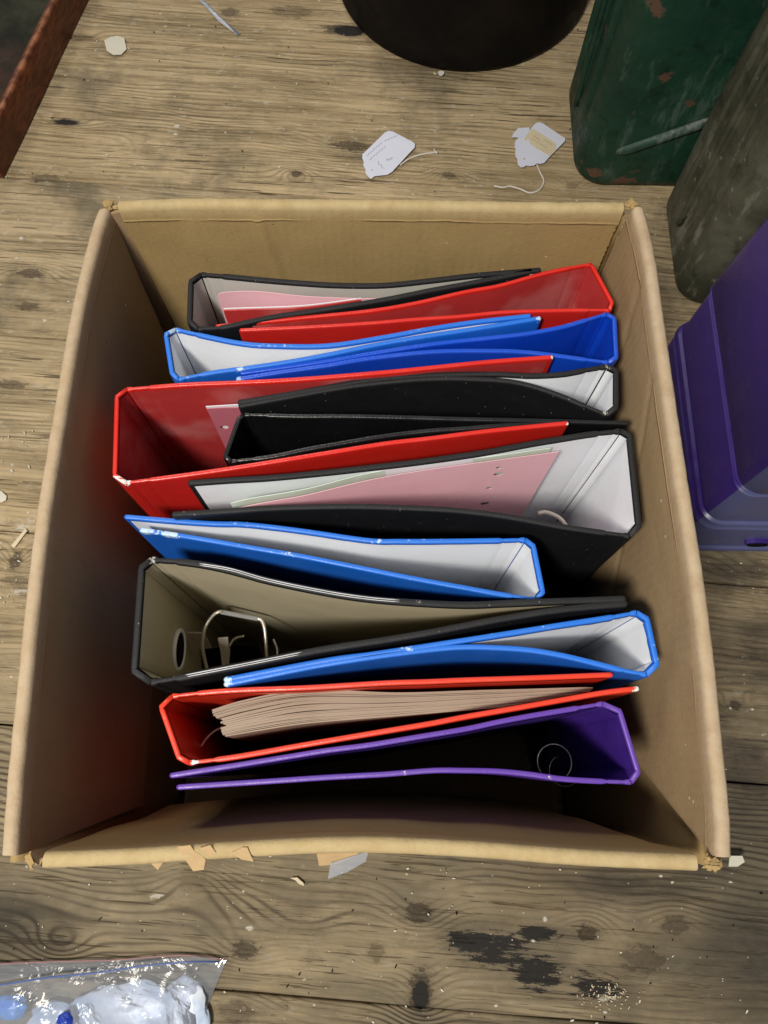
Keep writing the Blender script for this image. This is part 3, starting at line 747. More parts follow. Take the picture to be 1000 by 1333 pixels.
# 10: black cloth lever arch with beige lining
b10 = binder('lever_arch_file', 'black cloth lever arch file with beige lining, metal edge strips and finger ring, spine left', 'binder',
    [(198, 728), (240, 731), (278, 737), (315, 746), (352, 756), (426, 771), (480, 779), (540, 784), (606, 787), (660, 785), (732, 782), (816, 779)],
    [(196, 888), (240, 881), (278, 873), (330, 863), (389, 851), (440, 842), (500, 833), (560, 823), (606, 814), (660, 804), (732, 793), (818, 785)],
    ((184, 734), (174, 878)), M['black'], M['beige'], zt=.320, seed=10, th=.0040, chips_=((196, 730, .0035),), wavy=.0006)
def strip(pts, z, r, parent):
    return tube('metal_edge_strip', [P(u, v, z) for u, v in pts], r, M['alu'], parent, n=40, flat=.5)
strip([(260, 733.5), (300, 740), (352, 754.5), (426, 769.5), (480, 777.5), (520, 781)], .3200, .00036, b10[2])
strip([(260, 735.6), (300, 742.5), (352, 757), (426, 772), (480, 780), (520, 783.5)], .3200, .00030, b10[2])
strip([(214, 884.0), (278, 871.6), (330, 861.5), (400, 847.5)], .3200, .00036, b10[3])
strip([(214, 886.6), (278, 874.2), (330, 864), (400, 850)], .3200, .00030, b10[3])
# finger ring on the spine inside
c0 = P(178, 805, .32); sx = c0.x+.0035
d = ray(233, 846); t_ = sx/d.x; cc = Vector((sx, d.y*t_, H+d.z*t_))
circ = [cc+Vector((.0, .0135*math.cos(a*math.pi/18), .0135*math.sin(a*math.pi/18))) for a in range(36)]
mech = empty('x', (0, 0, 0), None, None); bpy.data.objects.remove(mech)
fr = tube('finger_ring', circ, .0017, M['ringmetal'], b10[1], closed=True, seg=10)
dv = [cc+Vector((.0006, 0, 0))]+[cc+Vector((.0006, .0128*math.cos(a*math.pi/18), .0128*math.sin(a*math.pi/18))) for a in range(36)]
mesh('ring_hole', dv, [(0, 1+a, 1+(a+1) % 36) for a in range(36)], M['dark'], b10[1])
bp = P(300, 800, .2)
mb = tube('arch_ring', [P(289, 796, .222), P(281, 798, .222), P(272, 808, .222), P(266, 821, .220), P(264, 842, .215), P(269, 868, .205), P(276, 885, .2)], .0013, M['steel'], b10[0])
tube('arch_ring', [P(334, 805, .205), P(341, 808, .205), P(345, 822, .204), P(347, 850, .200), P(348, 872, .195)], .0013, M['steel'], b10[0])
tube('arch_ring', [P(296, 846, .17), P(305, 832, .17), P(318, 828, .17)], .0011, M['steel'], b10[0])
tube('arch_ring', [P(356, 832, .16), P(361, 846, .16), P(360, 860, .16)], .0011, M['steel'], b10[0])
tube('compressor_bar', [P(288, 796.5, .221), P(312, 801, .213), P(336, 805.5, .205)], .0018, M['alu'], b10[0], flat=.5)
def quadplate(name, pts, th, mat, parent):
    n_ = (pts[1]-pts[0]).cross(pts[2]-pts[0]).normalized()*th
    V = list(pts)+[p-n_ for p in pts]; n = len(pts)
    F = [tuple(range(n)), tuple(range(n, 2*n))]+[(i, (i+1) % n, n+(i+1) % n, n+i) for i in range(n)]
    return mesh(name, V, F, mat, parent, smooth=False)
quadplate('lever_plate', [P(244, 822, .218), P(266, 823, .218), P(275, 842, .195), P(258, 844, .19)], .0012, M['steel'], b10[0])
quadplate('lever_arm', [P(284, 830, .216), P(297, 829, .216), P(300, 846, .205), P(298, 870, .195), P(290, 872, .195), P(288, 850, .205)], .0015, M['steel'], b10[0])
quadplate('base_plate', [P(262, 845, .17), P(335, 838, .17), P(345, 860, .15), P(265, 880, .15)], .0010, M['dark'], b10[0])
# 11: blue, torn white lining, spine right
b11 = binder('ring_binder', 'blue ring binder with torn white lining at its right spine, between black and red binders', 'binder',
    [(829, 797), (790, 804), (732, 813), (670, 823), (606, 833), (540, 843), (480, 852), (440, 857), (389, 866), (291, 885)],
    [(842, 878), (810, 872), (774, 863), (732, 853), (690, 846), (648, 843), (606, 842), (564, 845), (500, 853), (440, 862), (389, 871), (291, 891)],
    ((842, 801), (857, 869)), M['blue'], M['white'], zt=.316, seed=11, ragged=.0022, chips_=((293, 887, .0045), (854, 873, .003)), th=.0033)
# 12: orange-red with a block of old pages
b12 = binder('ring_binder', 'orange-red ring binder holding a thick block of brownish pages, second from the front', 'binder',
    [(224, 906), (270, 901), (315, 898), (400, 895), (500, 889), (560, 887), (606, 885), (700, 882), (799, 878)],
    [(246, 993), (280, 989), (315, 984), (400, 969), (500, 952), (560, 942), (606, 933), (670, 922), (732, 911), (790, 901), (833, 896)],
    ((208, 916), (234, 990)), M['red_bright'], M['red_bright'], zt=.313, seed=12, chips_=((832, 897, .004), (238, 992, .002), (254, 992, .0022), (212, 911, .0015)), straight=.45)
rr = random.Random(3); NS = 22
for k in range(NS):
    f = k/(NS-1); lx = 276+f*17+(6 if 6 < k < 14 else 0)*rr.uniform(.5, 1.5)+rr.uniform(-2, 2); ly = 925+f*33
    arch = -5*(1-f)
    px = [(lx, ly), (lx+40, ly-7+arch), (400, 903+f*38+arch*.8), (520, 902+f*29), (640, 899+f*22), (745-f*6, 896+f*16), (772-f*16, 896+f*15)]
    sheet('page_bundle', px, .3020-rr.uniform(0, .0015), .22, M['pages'], b12[0], th=rr.choice((.00055, .0008, .0010)), wav=.00022, seed=k)
tube('ring', [P(290, 946, .25), P(275, 955, .25), P(263, 970, .25), P(259, 985, .25)], .0008, M['steel'], b12[0])
# 13: purple, spine right
b13 = binder('ring_binder', 'purple ring binder standing empty at the front of the box', 'binder',
    [(785, 916), (732, 925), (690, 932), (648, 940), (606, 949), (540, 960), (480, 970), (426, 977), (352, 989), (290, 999), (220, 1010)],
    [(822, 1018), (780, 1017), (732, 1014), (690, 1008), (648, 1004), (606, 1003), (564, 1003), (500, 1008), (426, 1012), (352, 1017), (290, 1021), (229, 1025)],
    ((806, 921), (833, 1010)), M['purple'], M['purple_in'], zt=.316, seed=13, straight=.3)
for (u, v, z, r) in ((722, 992, .205, .0120), (735, 1003, .125, .0120)):
    c_ = P(u, v, z); pts = [c_+Vector((r*math.cos(a*math.pi/16), r*math.sin(a*math.pi/16), 0)) for a in range(32)]
    tube('ring', pts, .0005, M['steel'], b13[0], closed=True, seg=8)
box('ring_plate', P(745, 990, .155)+Vector((.006, 0, 0)), (.003, .020, .12), M['steel'], b13[0], bev=.001)

# ------------------------------------------------------------------ picture frame, upper left
def wood_red():
    s = NT('red_brown_stained_wood')
    f = s.noise(1, 4, .6, stretch=(60, 60, 200)); g = s.noise(9, 4, .6)
    c = s.mix(s.ramp(f, .3, .7), (.060, .014, .006), (.15, .042, .014)); c = s.mix(s.ramp(g, .45, .7, 0, .5), c, (.03, .008, .004))
    c = s.mix(s.math('MULTIPLY', s.attr('wear_sheen'), s.ramp(s.noise(60, 4), .35, .65)), c, (.30, .12, .05))  # highlight along the rails' top edge put into the colour
    return s.fin(c, .42, s.bump(f, .0003, .3), .3)
def dark_picture():
    s = NT('dark_mottled_picture')
    a = s.noise(16, 5, .65); b = s.noise(9, 4, .6, vec=s.vmath('ADD', s.pos, (5, 1, 2)))
    c = s.mix(s.ramp(a, .35, .65), (.010, .010, .006), (.034, .035, .019)); c = s.mix(s.ramp(b, .52, .68, 0, .7), c, (.055, .022, .016))
    c = s.mix(s.ramp(s.noise(22, 4, vec=s.vmath('ADD', s.pos, (1, 8, 2))), .62, .75, 0, .6), c, (.12, .125, .10))
    return s.fin(c, .6, s.bump(a, .001, .4), .15)
M['wood_red'] = wood_red(); M['dark_pic'] = dark_picture()
A = P(6, 233, 0); Bq = P(116, 0, 0); e = (Bq-A).normalized(); nrm = Vector((-e.y, e.x, 0))
if nrm.x > 0: nrm = -nrm
fo = empty('picture_frame', A, 'dark picture in a red-brown wooden frame lying at the upper left', 'picture frame')
fh = .050; LNG = .62; WID = .5
def rail(p0, p1, inw, w=.012):
    V = []; wr = []; n = 24; prof = [(0, .001), (0, fh*.6), (.001, fh-.004), (.003, fh-.0008), (.006, fh), (w, fh-.003), (w, .001)]
    for i in range(n):
        p = p0.lerp(p1, i/(n-1)); jj = .0006*noise.noise((i*.7, p0.x*9, 1))
        for o, z in prof: V.append(p+inw*(o+jj)+Vector((0, 0, z))); wr.append(1.0 if abs(z-fh) < .0015 else 0.0)
    m = len(prof); F = []
    for i in range(n-1):
        for k in range(m): F.append((i*m+k, (i+1)*m+k, (i+1)*m+(k+1) % m, i*m+(k+1) % m))
    F.append(tuple(range(m))); F.append(tuple((n-1)*m+k for k in range(m)))
    return sharp(mesh('rail', V, F, M['wood_red'], fo, attrs={'wear_sheen': wr}), 45)
a_, b_ = A, A+e*LNG; c_, d_ = A+nrm*WID+e*LNG, A+nrm*WID
rail(a_, b_, nrm); rail(d_, c_, -nrm); rail(a_+nrm*.0125, d_-nrm*.0125, e); rail(b_+nrm*.0125, c_-nrm*.0125, -e)
pp = [a_+nrm*.0125+e*.0125, b_+nrm*.0125-e*.0125, c_-nrm*.0125-e*.0125, d_-nrm*.0125+e*.0125]
slab('picture', pp, fh-.012, fh-.0055, M['dark_pic'], fo)

# ------------------------------------------------------------------ black round bin
def black_enamel():
    s = NT('sooty_black_metal')
    g = s.noise(12, 5, .65)
    c = s.mix(s.ramp(g, .4, .75), (.0025, .002, .002), (.009, .006, .004))
    return s.fin(c, s.ramp(s.noise(30, 4), .3, .7, .45, .75), s.bump(s.noise(40, 4), .001, .5), .15)
M['bin'] = black_enamel()
bc = Vector((.098, 1.032, 0))
bn = empty('metal_bin', bc, 'large round black metal bin standing behind the box', 'bin')
def lathe(name, prof, c, mat, parent, seg=72):
    V = []; F = []; m = len(prof)
    for i in range(seg):
        a = 2*math.pi*i/seg
        for r, z in prof: V.append(c+Vector((r*math.cos(a), r*math.sin(a), z)))
    for i in range(seg):
        for k in range(m-1): F.append((i*m+k, ((i+1) % seg)*m+k, ((i+1) % seg)*m+k+1, i*m+k+1))
    return mesh(name, V, F, mat, parent)
lathe('body', [(0, .002), (.166, .002), (.172, .004), (.1735, .009), (.172, .014), (.174, .10), (.178, .2), (.182, .3), (.182, .31), (.179, .31), (.175, .2), (.17, .02), (0, .02)], bc, M['bin'], bn)
lathe('rim', [(.180, .306), (.186, .308), (.187, .314), (.182, .317), (.178, .313), (.180, .306)], bc, M['bin'], bn)
q = P(575, 90, .012); s2 = NT('white_paint_chip'); M['wchip'] = s2.fin((.65, .64, .6), .6)
slab('paint_chip', [q+Vector((.004*math.cos(a)*(1+.3*math.sin(3*a)), .001, .0)) + Vector((0, .004*math.sin(a), 0)) for a in [k*.785 for k in range(8)]], 0.004, .0055, M['wchip'], bn)

# ------------------------------------------------------------------ jerry cans
def can_mat(name, base, alt, rust, spots, scrape):
    s = NT(name)
    g = s.noise(7, 5, .65); c = s.mix(s.ramp(g, .35, .7), base, alt)
    tcs = s.noise(1, 5, .7, stretch=(50, 50, 12)); c = s.mix(s.ramp(tcs, .52, .68, 0, .7), c, scrape)
    c = s.mix(s.ramp(s.noise(24, 6, .75, vec=s.vmath('ADD', s.pos, (7, 1, 3))), .50, .66, 0, .6), c, tuple(x*.45 for x in base))
    rs = None
    for (p, r) in spots:
        x = s.n('ShaderNodeGroup'); x.node_tree = SPOT; s.l(s.pos, x.inputs[0]); x.inputs[1].default_value = p; x.inputs[2].default_value = r
        rs = x.outputs[1] if rs is None else s.math('MAXIMUM', rs, x.outputs[1])
    rn = s.noise(75, 5, .7)
    if rs is not None: c = s.mix(s.ramp(s.math('ADD', s.math('MULTIPLY', rs, .45), rn), .80, .86, 0, .9), c, rust)
    c = s.mix(s.ramp(s.noise(40, 6, .75, vec=s.vmath('ADD', s.pos, (2, 5, 1))), .63, .67, 0, .75), c, rust)
    d, cc = s.vor(60); sp = s.math('MULTIPLY', s.ramp(d, .14, .08), s.ramp(s.n_sep(cc), .90, .92)); c = s.mix(s.math('MULTIPLY', sp, .6), c, (.25, .27, .24))
    b = s.bump(s.noise(30, 5, .6), .0025, .5)
    return s.fin(c, s.ramp(rn, .3, .7, .42, .68), b, .30)
Y1 = .675
M['can_green'] = can_mat('dark_green_paint', (.006, .030, .017), (.012, .048, .028), (.105, .055, .036),
    [(PY(800, 55, Y1), (.006, .02, .045)), (PY(868, 100, Y1), (.010, .02, .014)), (PY(850, 12, Y1), (.016, .02, .016)), (PY(775, 228, Y1), (.02, .03, .012)), (PY(810, 236, Y1), (.03, .03, .010)), (PY(898, 135, Y1), (.010, .02, .010))], (.07, .11, .085))
Y2 = .508
M['can_rib'] = can_mat('scraped_green_rib', (.012, .036, .024), (.028, .062, .044), (.105, .055, .036), [], (.16, .19, .17))
M['can_olive'] = can_mat('olive_paint', (.040, .042, .026), (.13, .13, .092), (.30, .27, .20),
    [(PY(972, 190, Y2), (.014, .05, .022)), (PY(925, 215, Y2), (.008, .05, .014)), (PY(940, 150, Y2), (.008, .05, .014))], (.22, .22, .17))
def can(name, label, x0, x1, y0, y1, h, mat, r=.035):
    root = empty(name, ((x0+x1)/2, (y0+y1)/2, 0), label, 'fuel can', 'old metal fuel cans')
    V = []; F = []; seg = 10
    def loop(ins, z):
        rr_ = max(r-ins*.6, .006); L = []
        for cx, cy, a0 in ((x1-ins-rr_, y1-ins-rr_, 0), (x0+ins+rr_, y1-ins-rr_, 90), (x0+ins+rr_, y0+ins+rr_, 180), (x1-ins-rr_, y0+ins+rr_, 270)):
            for k in range(seg+1):
                a = R(a0+90*k/seg); L.append(Vector((cx+rr_*math.cos(a), cy+rr_*math.sin(a), z)))
        return L
    R0 = .020; prof = [(R0*(1-math.sin(a)), R0*(1-math.cos(a))) for a in [math.pi/2*k/6 for k in range(7)]]
    lv = [(ins, z+.001) for ins, z in prof]+[(0, z) for z in (.06, .10, .14, .18, .22, .26, .30, h-.04)]+[(ins, h-z) for ins, z in reversed(prof)]
    for ins, z in lv:
        lp = loop(ins, z)
        for p in lp:
            p += Vector((noise.noise(p*6+Vector((x0, 0, 0)))*.003, noise.noise(p*7)*.003, 0))
        V += lp
    n = 4*(seg+1)
    for j in range(len(lv)-1):
        for i in range(n): F.append((j*n+i, j*n+(i+1) % n, (j+1)*n+(i+1) % n, (j+1)*n+i))
    F.append(tuple(range(n))); F.append(tuple((len(lv)-1)*n+i for i in range(n)))
    mesh('body', V, F, mat, root)
    # welded seam round the middle, handles and cap
    ym = (y0+y1)/2
    V = []; F = []
    pts = [(x0-.002, .05), (x0-.002, h-.05), (x0+.03, h+.001), (x1-.03, h+.001), (x1+.002, h-.05), (x1+.002, .05)]
    tube('seam', [Vector((a, ym, b)) for a, b in pts], .0035, mat, root, n=60)
    for k in (-1, 0, 1):
        tube('handle', [Vector((x0+.09, ym+k*.035, h-.004)), Vector((x0+.11, ym+k*.035, h+.03)), Vector((x1-.14, ym+k*.035, h+.03)), Vector((x1-.12, ym+k*.035, h-.004))], .007, mat, root)
    lathe('cap', [(0, 0), (.028, 0), (.028, .03), (.024, .034), (0, .034)], Vector((x1-.06, ym, h-.002)), mat, root, 24)
    return root
c1 = can('fuel_can', 'dark green metal fuel can with rust patches and a pressed diagonal ridge', .226, .575, Y1, .842, .44, M['can_green'])
def ridge(p0, p1, w, d, mat, parent, nrm):
    """pressed rib tapering into the face at its ends"""
    n = 20; V = []; F = []; seg = 7; t = (p1-p0).normalized(); side = t.cross(nrm)
    for i in range(n):
        f = i/(n-1); k = min(1, f/.10, (1-f)/.12+.02)**.6; p = p0.lerp(p1, f)
        for j in range(seg):
            a = math.pi*j/(seg-1); V.append(p+side*(w*.5*(.35+.65*k))*math.cos(a)+nrm*(d*k*math.sin(a)-.004))
    for i in range(n-1):
        for j in range(seg-1): F.append((i*seg+j, (i+1)*seg+j, (i+1)*seg+j+1, i*seg+j+1))
    return mesh('pressed_rib', V, F, mat, parent)
ym = Vector((0, -1, 0))
ridge(PY(794, 203, Y1), PY(1030, 122, Y1), .015, .0085, M['can_rib'], c1, ym)
for dx in (.045, .085, .120):
    ridge(Vector((.226, Y1+dx, .05)), Vector((.226, Y1+dx, .40)), .012, .0085, M['can_green'], c1, Vector((-1, 0, 0)))
c2 = can('fuel_can', 'scuffed olive-grey metal fuel can standing between the green can and the purple crate', .331, .68, Y2, .668, .44, M['can_olive'], r=.032)
for dx in (.040, .078, .112): ridge(Vector((.331, Y2+dx, .05)), Vector((.331, Y2+dx, .40)), .010, .007, M['can_olive'], c2, Vector((-1, 0, 0)))
ridge(Vector((.36, Y2, .07)), Vector((.66, Y2, .36)), .011, .010, M['can_olive'], c2, ym)
# peeled label scrap on it
# ------------------------------------------------------------------ purple plastic crate
def plastic(name, col, rough):
    s = NT(name)
    c = s.mix(s.ramp(s.noise(8, 4), .35, .7, 0, .4), col, tuple(x*.6 for x in col))
    c = s.mix(s.ramp(s.noise(50, 5, .7), .62, .8, 0, .25), c, (.2, .2, .28))
    s.b.inputs['Subsurface Weight'].default_value = 0.0
    return s.fin(c, s.ramp(s.noise(40, 3), .3, .7, rough-.06, rough+.1), s.bump(s.noise(14, 3), .002, .4), .55)
M['crate'] = plastic('purple_plastic', (.038, .017, .165), .30)
cx0, cx1, cy0, cy1 = .300, .66, .222, .447
crate = empty('plastic_crate', ((cx0+cx1)/2, (cy0+cy1)/2, 0), 'dark purple plastic crate with stepped sides right of the cardboard box', 'crate')
def rloop(ins, z, r=.022, seg=10):
    L = []; rr_ = max(.008, r-ins)
    for cx, cy, a0 in ((cx1-ins-rr_, cy1-ins-rr_, 0), (cx0+ins+rr_, cy1-ins-rr_, 90), (cx0+ins+rr_, cy0+ins+rr_, 180), (cx1-ins-rr_, cy0+ins+rr_, 270)):
        for k in range(seg+1):
            a = R(a0+90*k/seg); L.append(Vector((cx+rr_*math.cos(a), cy+rr_*math.sin(a), z)))
    return L
def loft(name, lv, mat, parent, cap0=True, cap1=False):
    V = []; F = []
    for ins, z in lv: V += rloop(ins, z)
    n = len(V)//len(lv)
    for j in range(len(lv)-1):
        for i in range(n): F.append((j*n+i, j*n+(i+1) % n, (j+1)*n+(i+1) % n, (j+1)*n+i))
    if cap0: F.append(tuple(range(n)))
    if cap1: F.append(tuple((len(lv)-1)*n+i for i in range(n)))
    return sharp(mesh(name, V, F, mat, parent), 35)
def tier(z, top, g):
    a = [(.004+g, z), (.0+g, z+.002), (.001+g, z+.006), (.004+g, z+.008), (.005+g, top-.010), (.0052+g, top-.009), (.0070+g, top-.0075), (.0070+g, top-.0045), (.0048+g, top-.0042), (.0048+g, top-.0012), (.003+g, top)]
    return a
lv = tier(.001, .070, -.004)+tier(.0705, .152, .0)+[(.005, .1525), (.003, .156), (.008, .24), (.012, .316)]
lv += [(.012, .320), (.016, .318), (.02, .25), (.02, .02)]
M['crate_lit'] = plastic('purple_plastic_lit', (.085, .092, .21), .28)  # front faces' reflected light put into a paler plastic colour
V = []; F = []; fm = []
for ins, z in lv: V += rloop(ins, z)
n = len(V)//len(lv)
for j in range(len(lv)-1):
    for i in range(n):
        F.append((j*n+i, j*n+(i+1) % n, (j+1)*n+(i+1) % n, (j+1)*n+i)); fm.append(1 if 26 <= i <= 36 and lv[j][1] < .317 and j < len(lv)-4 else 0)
F += [tuple(range(n)), tuple((len(lv)-1)*n+i for i in range(n))]; fm += [0, 0]
sharp(mesh('body', V, F, None, crate, mats=[M['crate'], M['crate_lit']], fmat=fm), 35)
hc = PY(985, 703, cy0+.0005)
for nm, rx, rz, yy, mt in (('slot_rim', .0125, .0060, cy0-.0042, M['crate']), ('slot_hole', .0105, .0042, cy0-.0056, M['dark'])):
    pts = [Vector((hc.x+rx*math.cos(a*.3927), yy, max(.018, hc.z)+rz*math.sin(a*.3927))) for a in range(16)]
    V = pts+[p+Vector((0, .006, 0)) for p in pts]
    mesh(nm, V, [tuple(range(16))]+[(i, (i+1) % 16, 16+(i+1) % 16, 16+i) for i in range(16)], mt, crate, smooth=False)

# ------------------------------------------------------------------ price tags
s3 = NT('bluish_white_tag'); M['tag'] = s3.fin(s3.mix(s3.ramp(s3.noise(30, 3), .4, .7, 0, .2), (.66, .68, .78), (.55, .58, .70)), .6, s3.bump(s3.noise(90, 3), .0006, .4), .2)
M['string'] = paper('white_string', (.62, .57, .50)); M['ink'] = NT('faded_ink').fin((.36, .38, .55), .7); M['cream'] = paper('cream_sticker', (.66, .56, .38)); M['tanink'] = NT('tan_print').fin((.45, .34, .2), .7)
def pxz(u, v, z): return P(u, v, z)
def bigz(bx, by, w, h_, pts): return [(bx+x*w, by+y*h_) for x, y in pts]
t1 = empty('price_tag', P(507, 200, 0), 'white paper price tag with faint blue handwriting and a short straight string', 'price tag', 'price tags on the floor')
k = .12
z1 = [(100, 345), (300, 150), (340, 110), (385, 90), (430, 98), (640, 215), (668, 240), (665, 280), (600, 345), (420, 535), (370, 565), (235, 580), (195, 610), (165, 590), (135, 555), (130, 500), (110, 470), (113, 420), (98, 385)]
pt = [P(460+x*k, 160+y*k, .003) for x, y in z1]
slab('card', pt, .0022, .0027, M['tag'], t1, curl=lambda p: .004*max(0, (p.x-P(507, 200, 0).x)*18)**2+.001)
def stroke(pts, z, r, mat, par):
    tube('writing', [P(u, v, z) for u, v in pts], r, mat, par, seg=5, n=max(10, len(pts)*5), flat=.4)
def script(p0, p1, amp, n, z, r, mat, par, seed):
    rd = random.Random(seed); a = Vector(p0+(0,)); b = Vector(p1+(0,)); t = (b-a).normalized(); nn = Vector((-t.y, t.x, 0)); L_ = (b-a).length; pts = []
    for i in range(n+1):
        q = a+t*L_*i/n+nn*amp*((i % 2)*2-1)*rd.uniform(.2, 1)+t*rd.uniform(-.3, .3)*amp; pts.append((q.x, q.y))
    stroke(pts, z, r, mat, par)
script((477, 203), (497, 185), .9, 12, .0042, .00022, M['ink'], t1, 1); script((500, 184), (517, 176), .9, 10, .0046, .00022, M['ink'], t1, 2)
script((481, 208), (502, 190), .9, 12, .0042, .00022, M['ink'], t1, 3)
script((492, 210), (499, 220), 1.6, 4, .0042, .00035, M['ink'], t1, 5); script((503, 208), (511, 206), 2.4, 6, .0043, .00035, M['ink'], t1, 6)
hp = P(484.5, 221, .0042); slab('string_hole', [hp+Vector((.001*math.cos(a), .001*math.sin(a), 0)) for a in [i*.785 for i in range(8)]], .0040, .0042, M['tanink'], t1)
tube('string', [P(521, 215, .0015), P(532, 207, .0018), (P(545, 202, .002)), P(555, 200, .0018), P(570, 198, .0015)], .0011, M['string'], t1, n=40)
tube('string', [P(565, 194, .0018), P(567, 197.5, .0022), P(569, 200.5, .0015)], .0008, M['string'], t1, n=10)
k = .105
t2 = empty('price_tag', P(705, 190, 0), 'scallop-edged white price tag with a cream sticker and curling string by the green can', 'price tag', 'price tags on the floor')
z2 = [(330, 295), (420, 250), (470, 195), (545, 115), (590, 105), (640, 125), (880, 280), (912, 300), (905, 335), (800, 440), (690, 555), (650, 600), (600, 612), (560, 606), (530, 630), (480, 640), (425, 632), (400, 652), (365, 655), (325, 625), (318, 580), (320, 555), (296, 520), (290, 470), (298, 430), (285, 400), (285, 350), (300, 320)]
slab('card', [P(640+x*k, 150+y*k, .003) for x, y in z2], .0024, .0029, M['tag'], t2, curl=lambda p: .0016+.012*max(0, (p.y-P(705, 190, 0).y)*9)**2)
slab('folded_flap', [P(640+x*k, 150+y*k, .003) for x, y in [(245, 290), (270, 240), (330, 175), (470, 170), (460, 215), (430, 270), (330, 295), (315, 292)]], .0050, .0054, M['tag'], t2)
cz = lambda p: .0018+.012*max(0, (p.y-P(705, 190, 0).y)*9)**2
slab('sticker', [P(640+x*k, 150+y*k, .003) for x, y in [(395, 310), (500, 180), (640, 260), (800, 370), (790, 440), (720, 520), (560, 430)]], .0028, .0031, M['cream'], t2, curl=cz)
for (a, b, c, dd, sd) in ((520, 250, 600, 310, 1), (500, 290, 680, 400, 2), (640, 300, 740, 360, 3)):
    script((640+a*k, 150+b*k), (640+c*k, 150+dd*k), .7, 8, .0060, .00022, M['tanink'], t2, sd)
hp = P(682.5, 207, .0042); slab('string_hole', [hp+Vector((.0012*math.cos(a), .0012*math.sin(a), 0)) for a in [i*.785 for i in range(8)]], .0044, .0047, M['tanink'], t2)
tube('string', [P(699, 214, .0015), P(703, 224, .0018), P(708, 236, .0015), P(702, 247, .0015), P(690, 251, .0016), P(677, 246, .0014), P(664, 242.5, .0014), P(655, 244, .0014), P(643, 242, .0014)], .0011, M['string'], t2, n=60)

# ------------------------------------------------------------------ litter on the boards
def scrap(name, px, z, mat, label, cat, th=.0006):
    pts = [P(u, v, z) for u, v in px]; c = sum(pts, Vector())/len(pts)
    n = len(pts); V = [Vector((p.x, p.y, z))-c*0 for p in pts]; rd = random.Random(int(px[0][0]))
    V = [v+Vector((0, 0, rd.uniform(0, .0012))) for v in V]; V += [v-Vector((0, 0, th)) for v in V]
    top = Vector((c.x, c.y, z+.001)); V.append(top)
    F = [(i, (i+1) % n, 2*n) for i in range(n)]+[tuple(range(n, 2*n))]+[(i, (i+1) % n, n+(i+1) % n, n+i) for i in range(n)]
    return tag(mesh(name, V, F, mat, smooth=False), label, cat)
M['plaster'] = paper('plaster_white', (.62, .59, .48), .2)
scrap('plaster_flake', [(136, 53), (143, 49), (153, 47), (162, 50), (165, 64), (158, 71), (148, 72), (139, 66)], .002, M['plaster'], 'largest off-white plaster flake lying at the upper left', 'flake')
scrap('plaster_flake', [(-6, 638), (3, 640), (9, 646), (8, 651), (2, 654), (-7, 653)], .002, M['plaster'], 'white plaster lump at the left edge beside the box', 'flake')
scrap('wood_splinter', [(15, 711), (33, 688), (36, 691), (19, 713)], .0025, M['cream'], 'straw-coloured splinter lying left of the box', 'splinter')
scrap('wood_splinter', [(378, 1143), (387, 1142), (395, 1149), (396, 1153), (390, 1151), (385, 1146)], .0025, M['cream'], 'pale splinter just in front of the box', 'splinter')
scrap('plastic_strip', [(256, -3), (262, -3), (290, 25), (313, 44), (309, 46), (285, 28)], .002, M['strip'], 'thin clear plastic strip on the boards at the top', 'plastic strip')
scrap('paper_scrap', [(950, 1114), (966, 1114), (969, 1122), (960, 1128), (948, 1128)], .02, M['plaster'], 'small pale scrap sticking out by the front right box corner', 'scrap')
def flakes(name, n, fn, smin, smax, mat, seed, label):
    rd = random.Random(seed); V = []; F = []
    for k in range(n):
        u, v = fn(rd); q = P(u, v, .0012); a0 = rd.uniform(0, 6.28); s_ = rd.uniform(smin, smax); el = rd.uniform(1, 3); m = rd.choice((4, 5, 6)); b = len(V)
        ring = []
        for i in range(m):
            a = 6.283*i/m+rd.uniform(-.3, .3); x = math.cos(a)*s_*el; y = math.sin(a)*s_; ring.append(q+Vector((x*math.cos(a0)-y*math.sin(a0), x*math.sin(a0)+y*math.cos(a0), rd.uniform(0, .0008))))
        V += ring+[p-Vector((0, 0, .0007)) for p in ring]
        F += [tuple(b+i for i in range(m)), tuple(b+m+i for i in range(m))]+[(b+i, b+(i+1) % m, b+m+(i+1) % m, b+m+i) for i in range(m)]
    o = mesh(name, V, F, mat, smooth=False); return tag(o, label, 'debris', kind='stuff')
flakes('paint_flakes', 70, lambda r: (r.uniform(0, 1000), r.choice((r.uniform(0, 260), r.uniform(1130, 1333)))), .0003, .0009, M['plaster'], 1, 'tiny pale paint flakes scattered over the floorboards')
flakes('crumbs', 90, lambda r: (r.gauss(790, 18), r.gauss(1297, 8)), .0002, .0007, M['cream'], 2, 'pale crumbs gathered on the dark stain at the bottom right')
flakes('paint_flakes', 34, lambda r: (r.uniform(0, 60), r.uniform(560, 800)), .0003, .0010, M['plaster'], 4, 'whitish paint flakes left of the box')
flakes('grit', 70, lambda r: (r.uniform(0, 1000), r.choice((r.uniform(0, 260), r.uniform(1130, 1333)))), .0003, .0008, M['under'], 3, 'dark grit scattered over the floorboards')

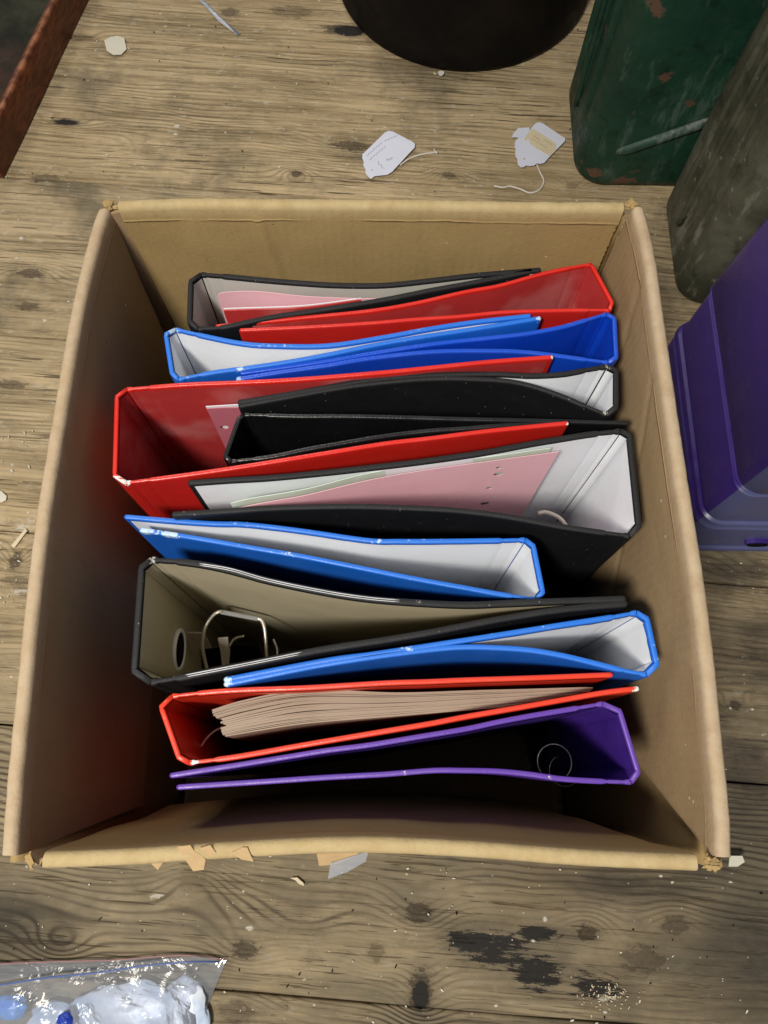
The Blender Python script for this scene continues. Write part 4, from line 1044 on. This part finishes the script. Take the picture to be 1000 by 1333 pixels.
# ------------------------------------------------------------------ zip bag, lower left
bag = empty('zip_bag', P(140, 1320, 0), 'clear plastic zip bag with blue and white contents at the lower left', 'plastic bag')
edge = cr([P(u, v, .004) for u, v in [(-120, 1262), (0, 1254), (75, 1251), (150, 1249), (200, 1245), (245, 1243), (295, 1249)]], 60)
def film(zoff, name, seed, flip=1):
    V = []; F = []; n = 60; m = 40
    for i in range(n):
        p = edge[i]; fx = i/(n-1)
        for j in range(m):
            f = j/(m-1); dy = -.19*f
            w = min(1, (1-fx)/.16)
            x = p.x-(.016*min(1, f/.22) if fx > .97 else .016*min(1, f/.22)*fx**6); y = p.y+dy
            puff = math.sin(math.pi*min(1, max(0, (f-.02)/.98)))**.7*w**.6
            z = .003+flip*puff*.028+ (.0035*noise.noise((x*40, y*60, seed))+.0025*noise.noise((x*90+y*60, y*120, seed)))*min(1, f*8)*(1 if flip > 0 else .1)
            if flip < 0: z = .0012+.0004*noise.noise((x*40, y*40, 1))
            V.append(Vector((x, y, max(.001, z))))
    for i in range(n-1):
        for j in range(m-1): F.append((i*m+j, (i+1)*m+j, (i+1)*m+j+1, i*m+j+1))
    return mesh(name, V, F, M['bag'], bag)
film(0, 'film', 3, 1)
M['zipred'] = NT('red_zip').fin((.33, .14, .13), .4); M['zipblue'] = NT('blue_zip').fin((.06, .11, .32), .35)
tube('zip_line', [p+Vector((0, 0, .002)) for p in edge[::4]]+[edge[-1]+Vector((0, 0, .001))], .00045, M['zipred'], bag, n=60)
tube('zip_line', [P(u, v, .016) for u, v in [(-60, 1287), (0, 1282), (60, 1273), (120, 1267), (190, 1257), (250, 1252)]]+[P(285, 1252, .006)], .0007, M['zipblue'], bag, n=40)
def lump(name, c, s, mat, seed, par, amp=.28):
    bm = bmesh.new(); bmesh.ops.create_icosphere(bm, subdivisions=4, radius=1); off = parent_off(par)
    for v in bm.verts:
        d_ = v.co.normalized(); k_ = 1+amp*noise.noise(d_*1.7+Vector((seed, 0, 0)))+amp*.4*noise.noise(d_*5+Vector((seed, 3, 0)))
        v.co = Vector((d_.x*s[0]*k_, d_.y*s[1]*k_, d_.z*s[2]*k_))+Vector(c)-off
    me = bpy.data.meshes.new(name); bm.to_mesh(me); bm.free(); me.materials.append(mat)
    me.polygons.foreach_set('use_smooth', [True]*len(me.polygons)); o = bpy.data.objects.new(name, me); COL.objects.link(o); 
    if par: o.parent = par
    return o
s4 = NT('milky_plastic'); M['milky'] = s4.fin(s4.mix(s4.ramp(s4.noise(30, 3), .4, .65), (.66, .71, .80), (.42, .53, .70)), .3, s4.bump(s4.noise(45, 3), .0015, .5))
M['skyblue'] = NT('bright_blue_plastic').fin((.02, .26, .75), .35); M['navy'] = NT('navy_plastic').fin((.01, .04, .35), .35)
for nm, px, py, z, sz, mt, sd, lb, ct in (('packet', 165, 1320, .008, (.044, .024, .004), 'milky', 1, 'milky white packet in the middle of the zip bag', 'packet'),
        ('packet', 236, 1322, .008, (.022, .028, .004), 'milky', 2, 'pale packet at the right end inside the zip bag', 'packet'),
        ('blue_wrapper', 12, 1312, .012, (.016, .010, .006), 'skyblue', 3, 'bright sky blue wrapper at the left inside the zip bag', 'wrapper'),
        ('packet', 70, 1330, .008, (.022, .014, .004), 'milky', 4, 'bluish packet beside the sky blue wrapper in the zip bag', 'packet'),
        ('bottle_cap', 84, 1331, .021, (.007, .007, .004), 'navy', 5, 'small navy cap inside the zip bag at the bottom edge', 'cap')):
    o = lump(nm, P(px, py, z), sz, M[mt], sd*7.3, None); tag(o, lb, ct)
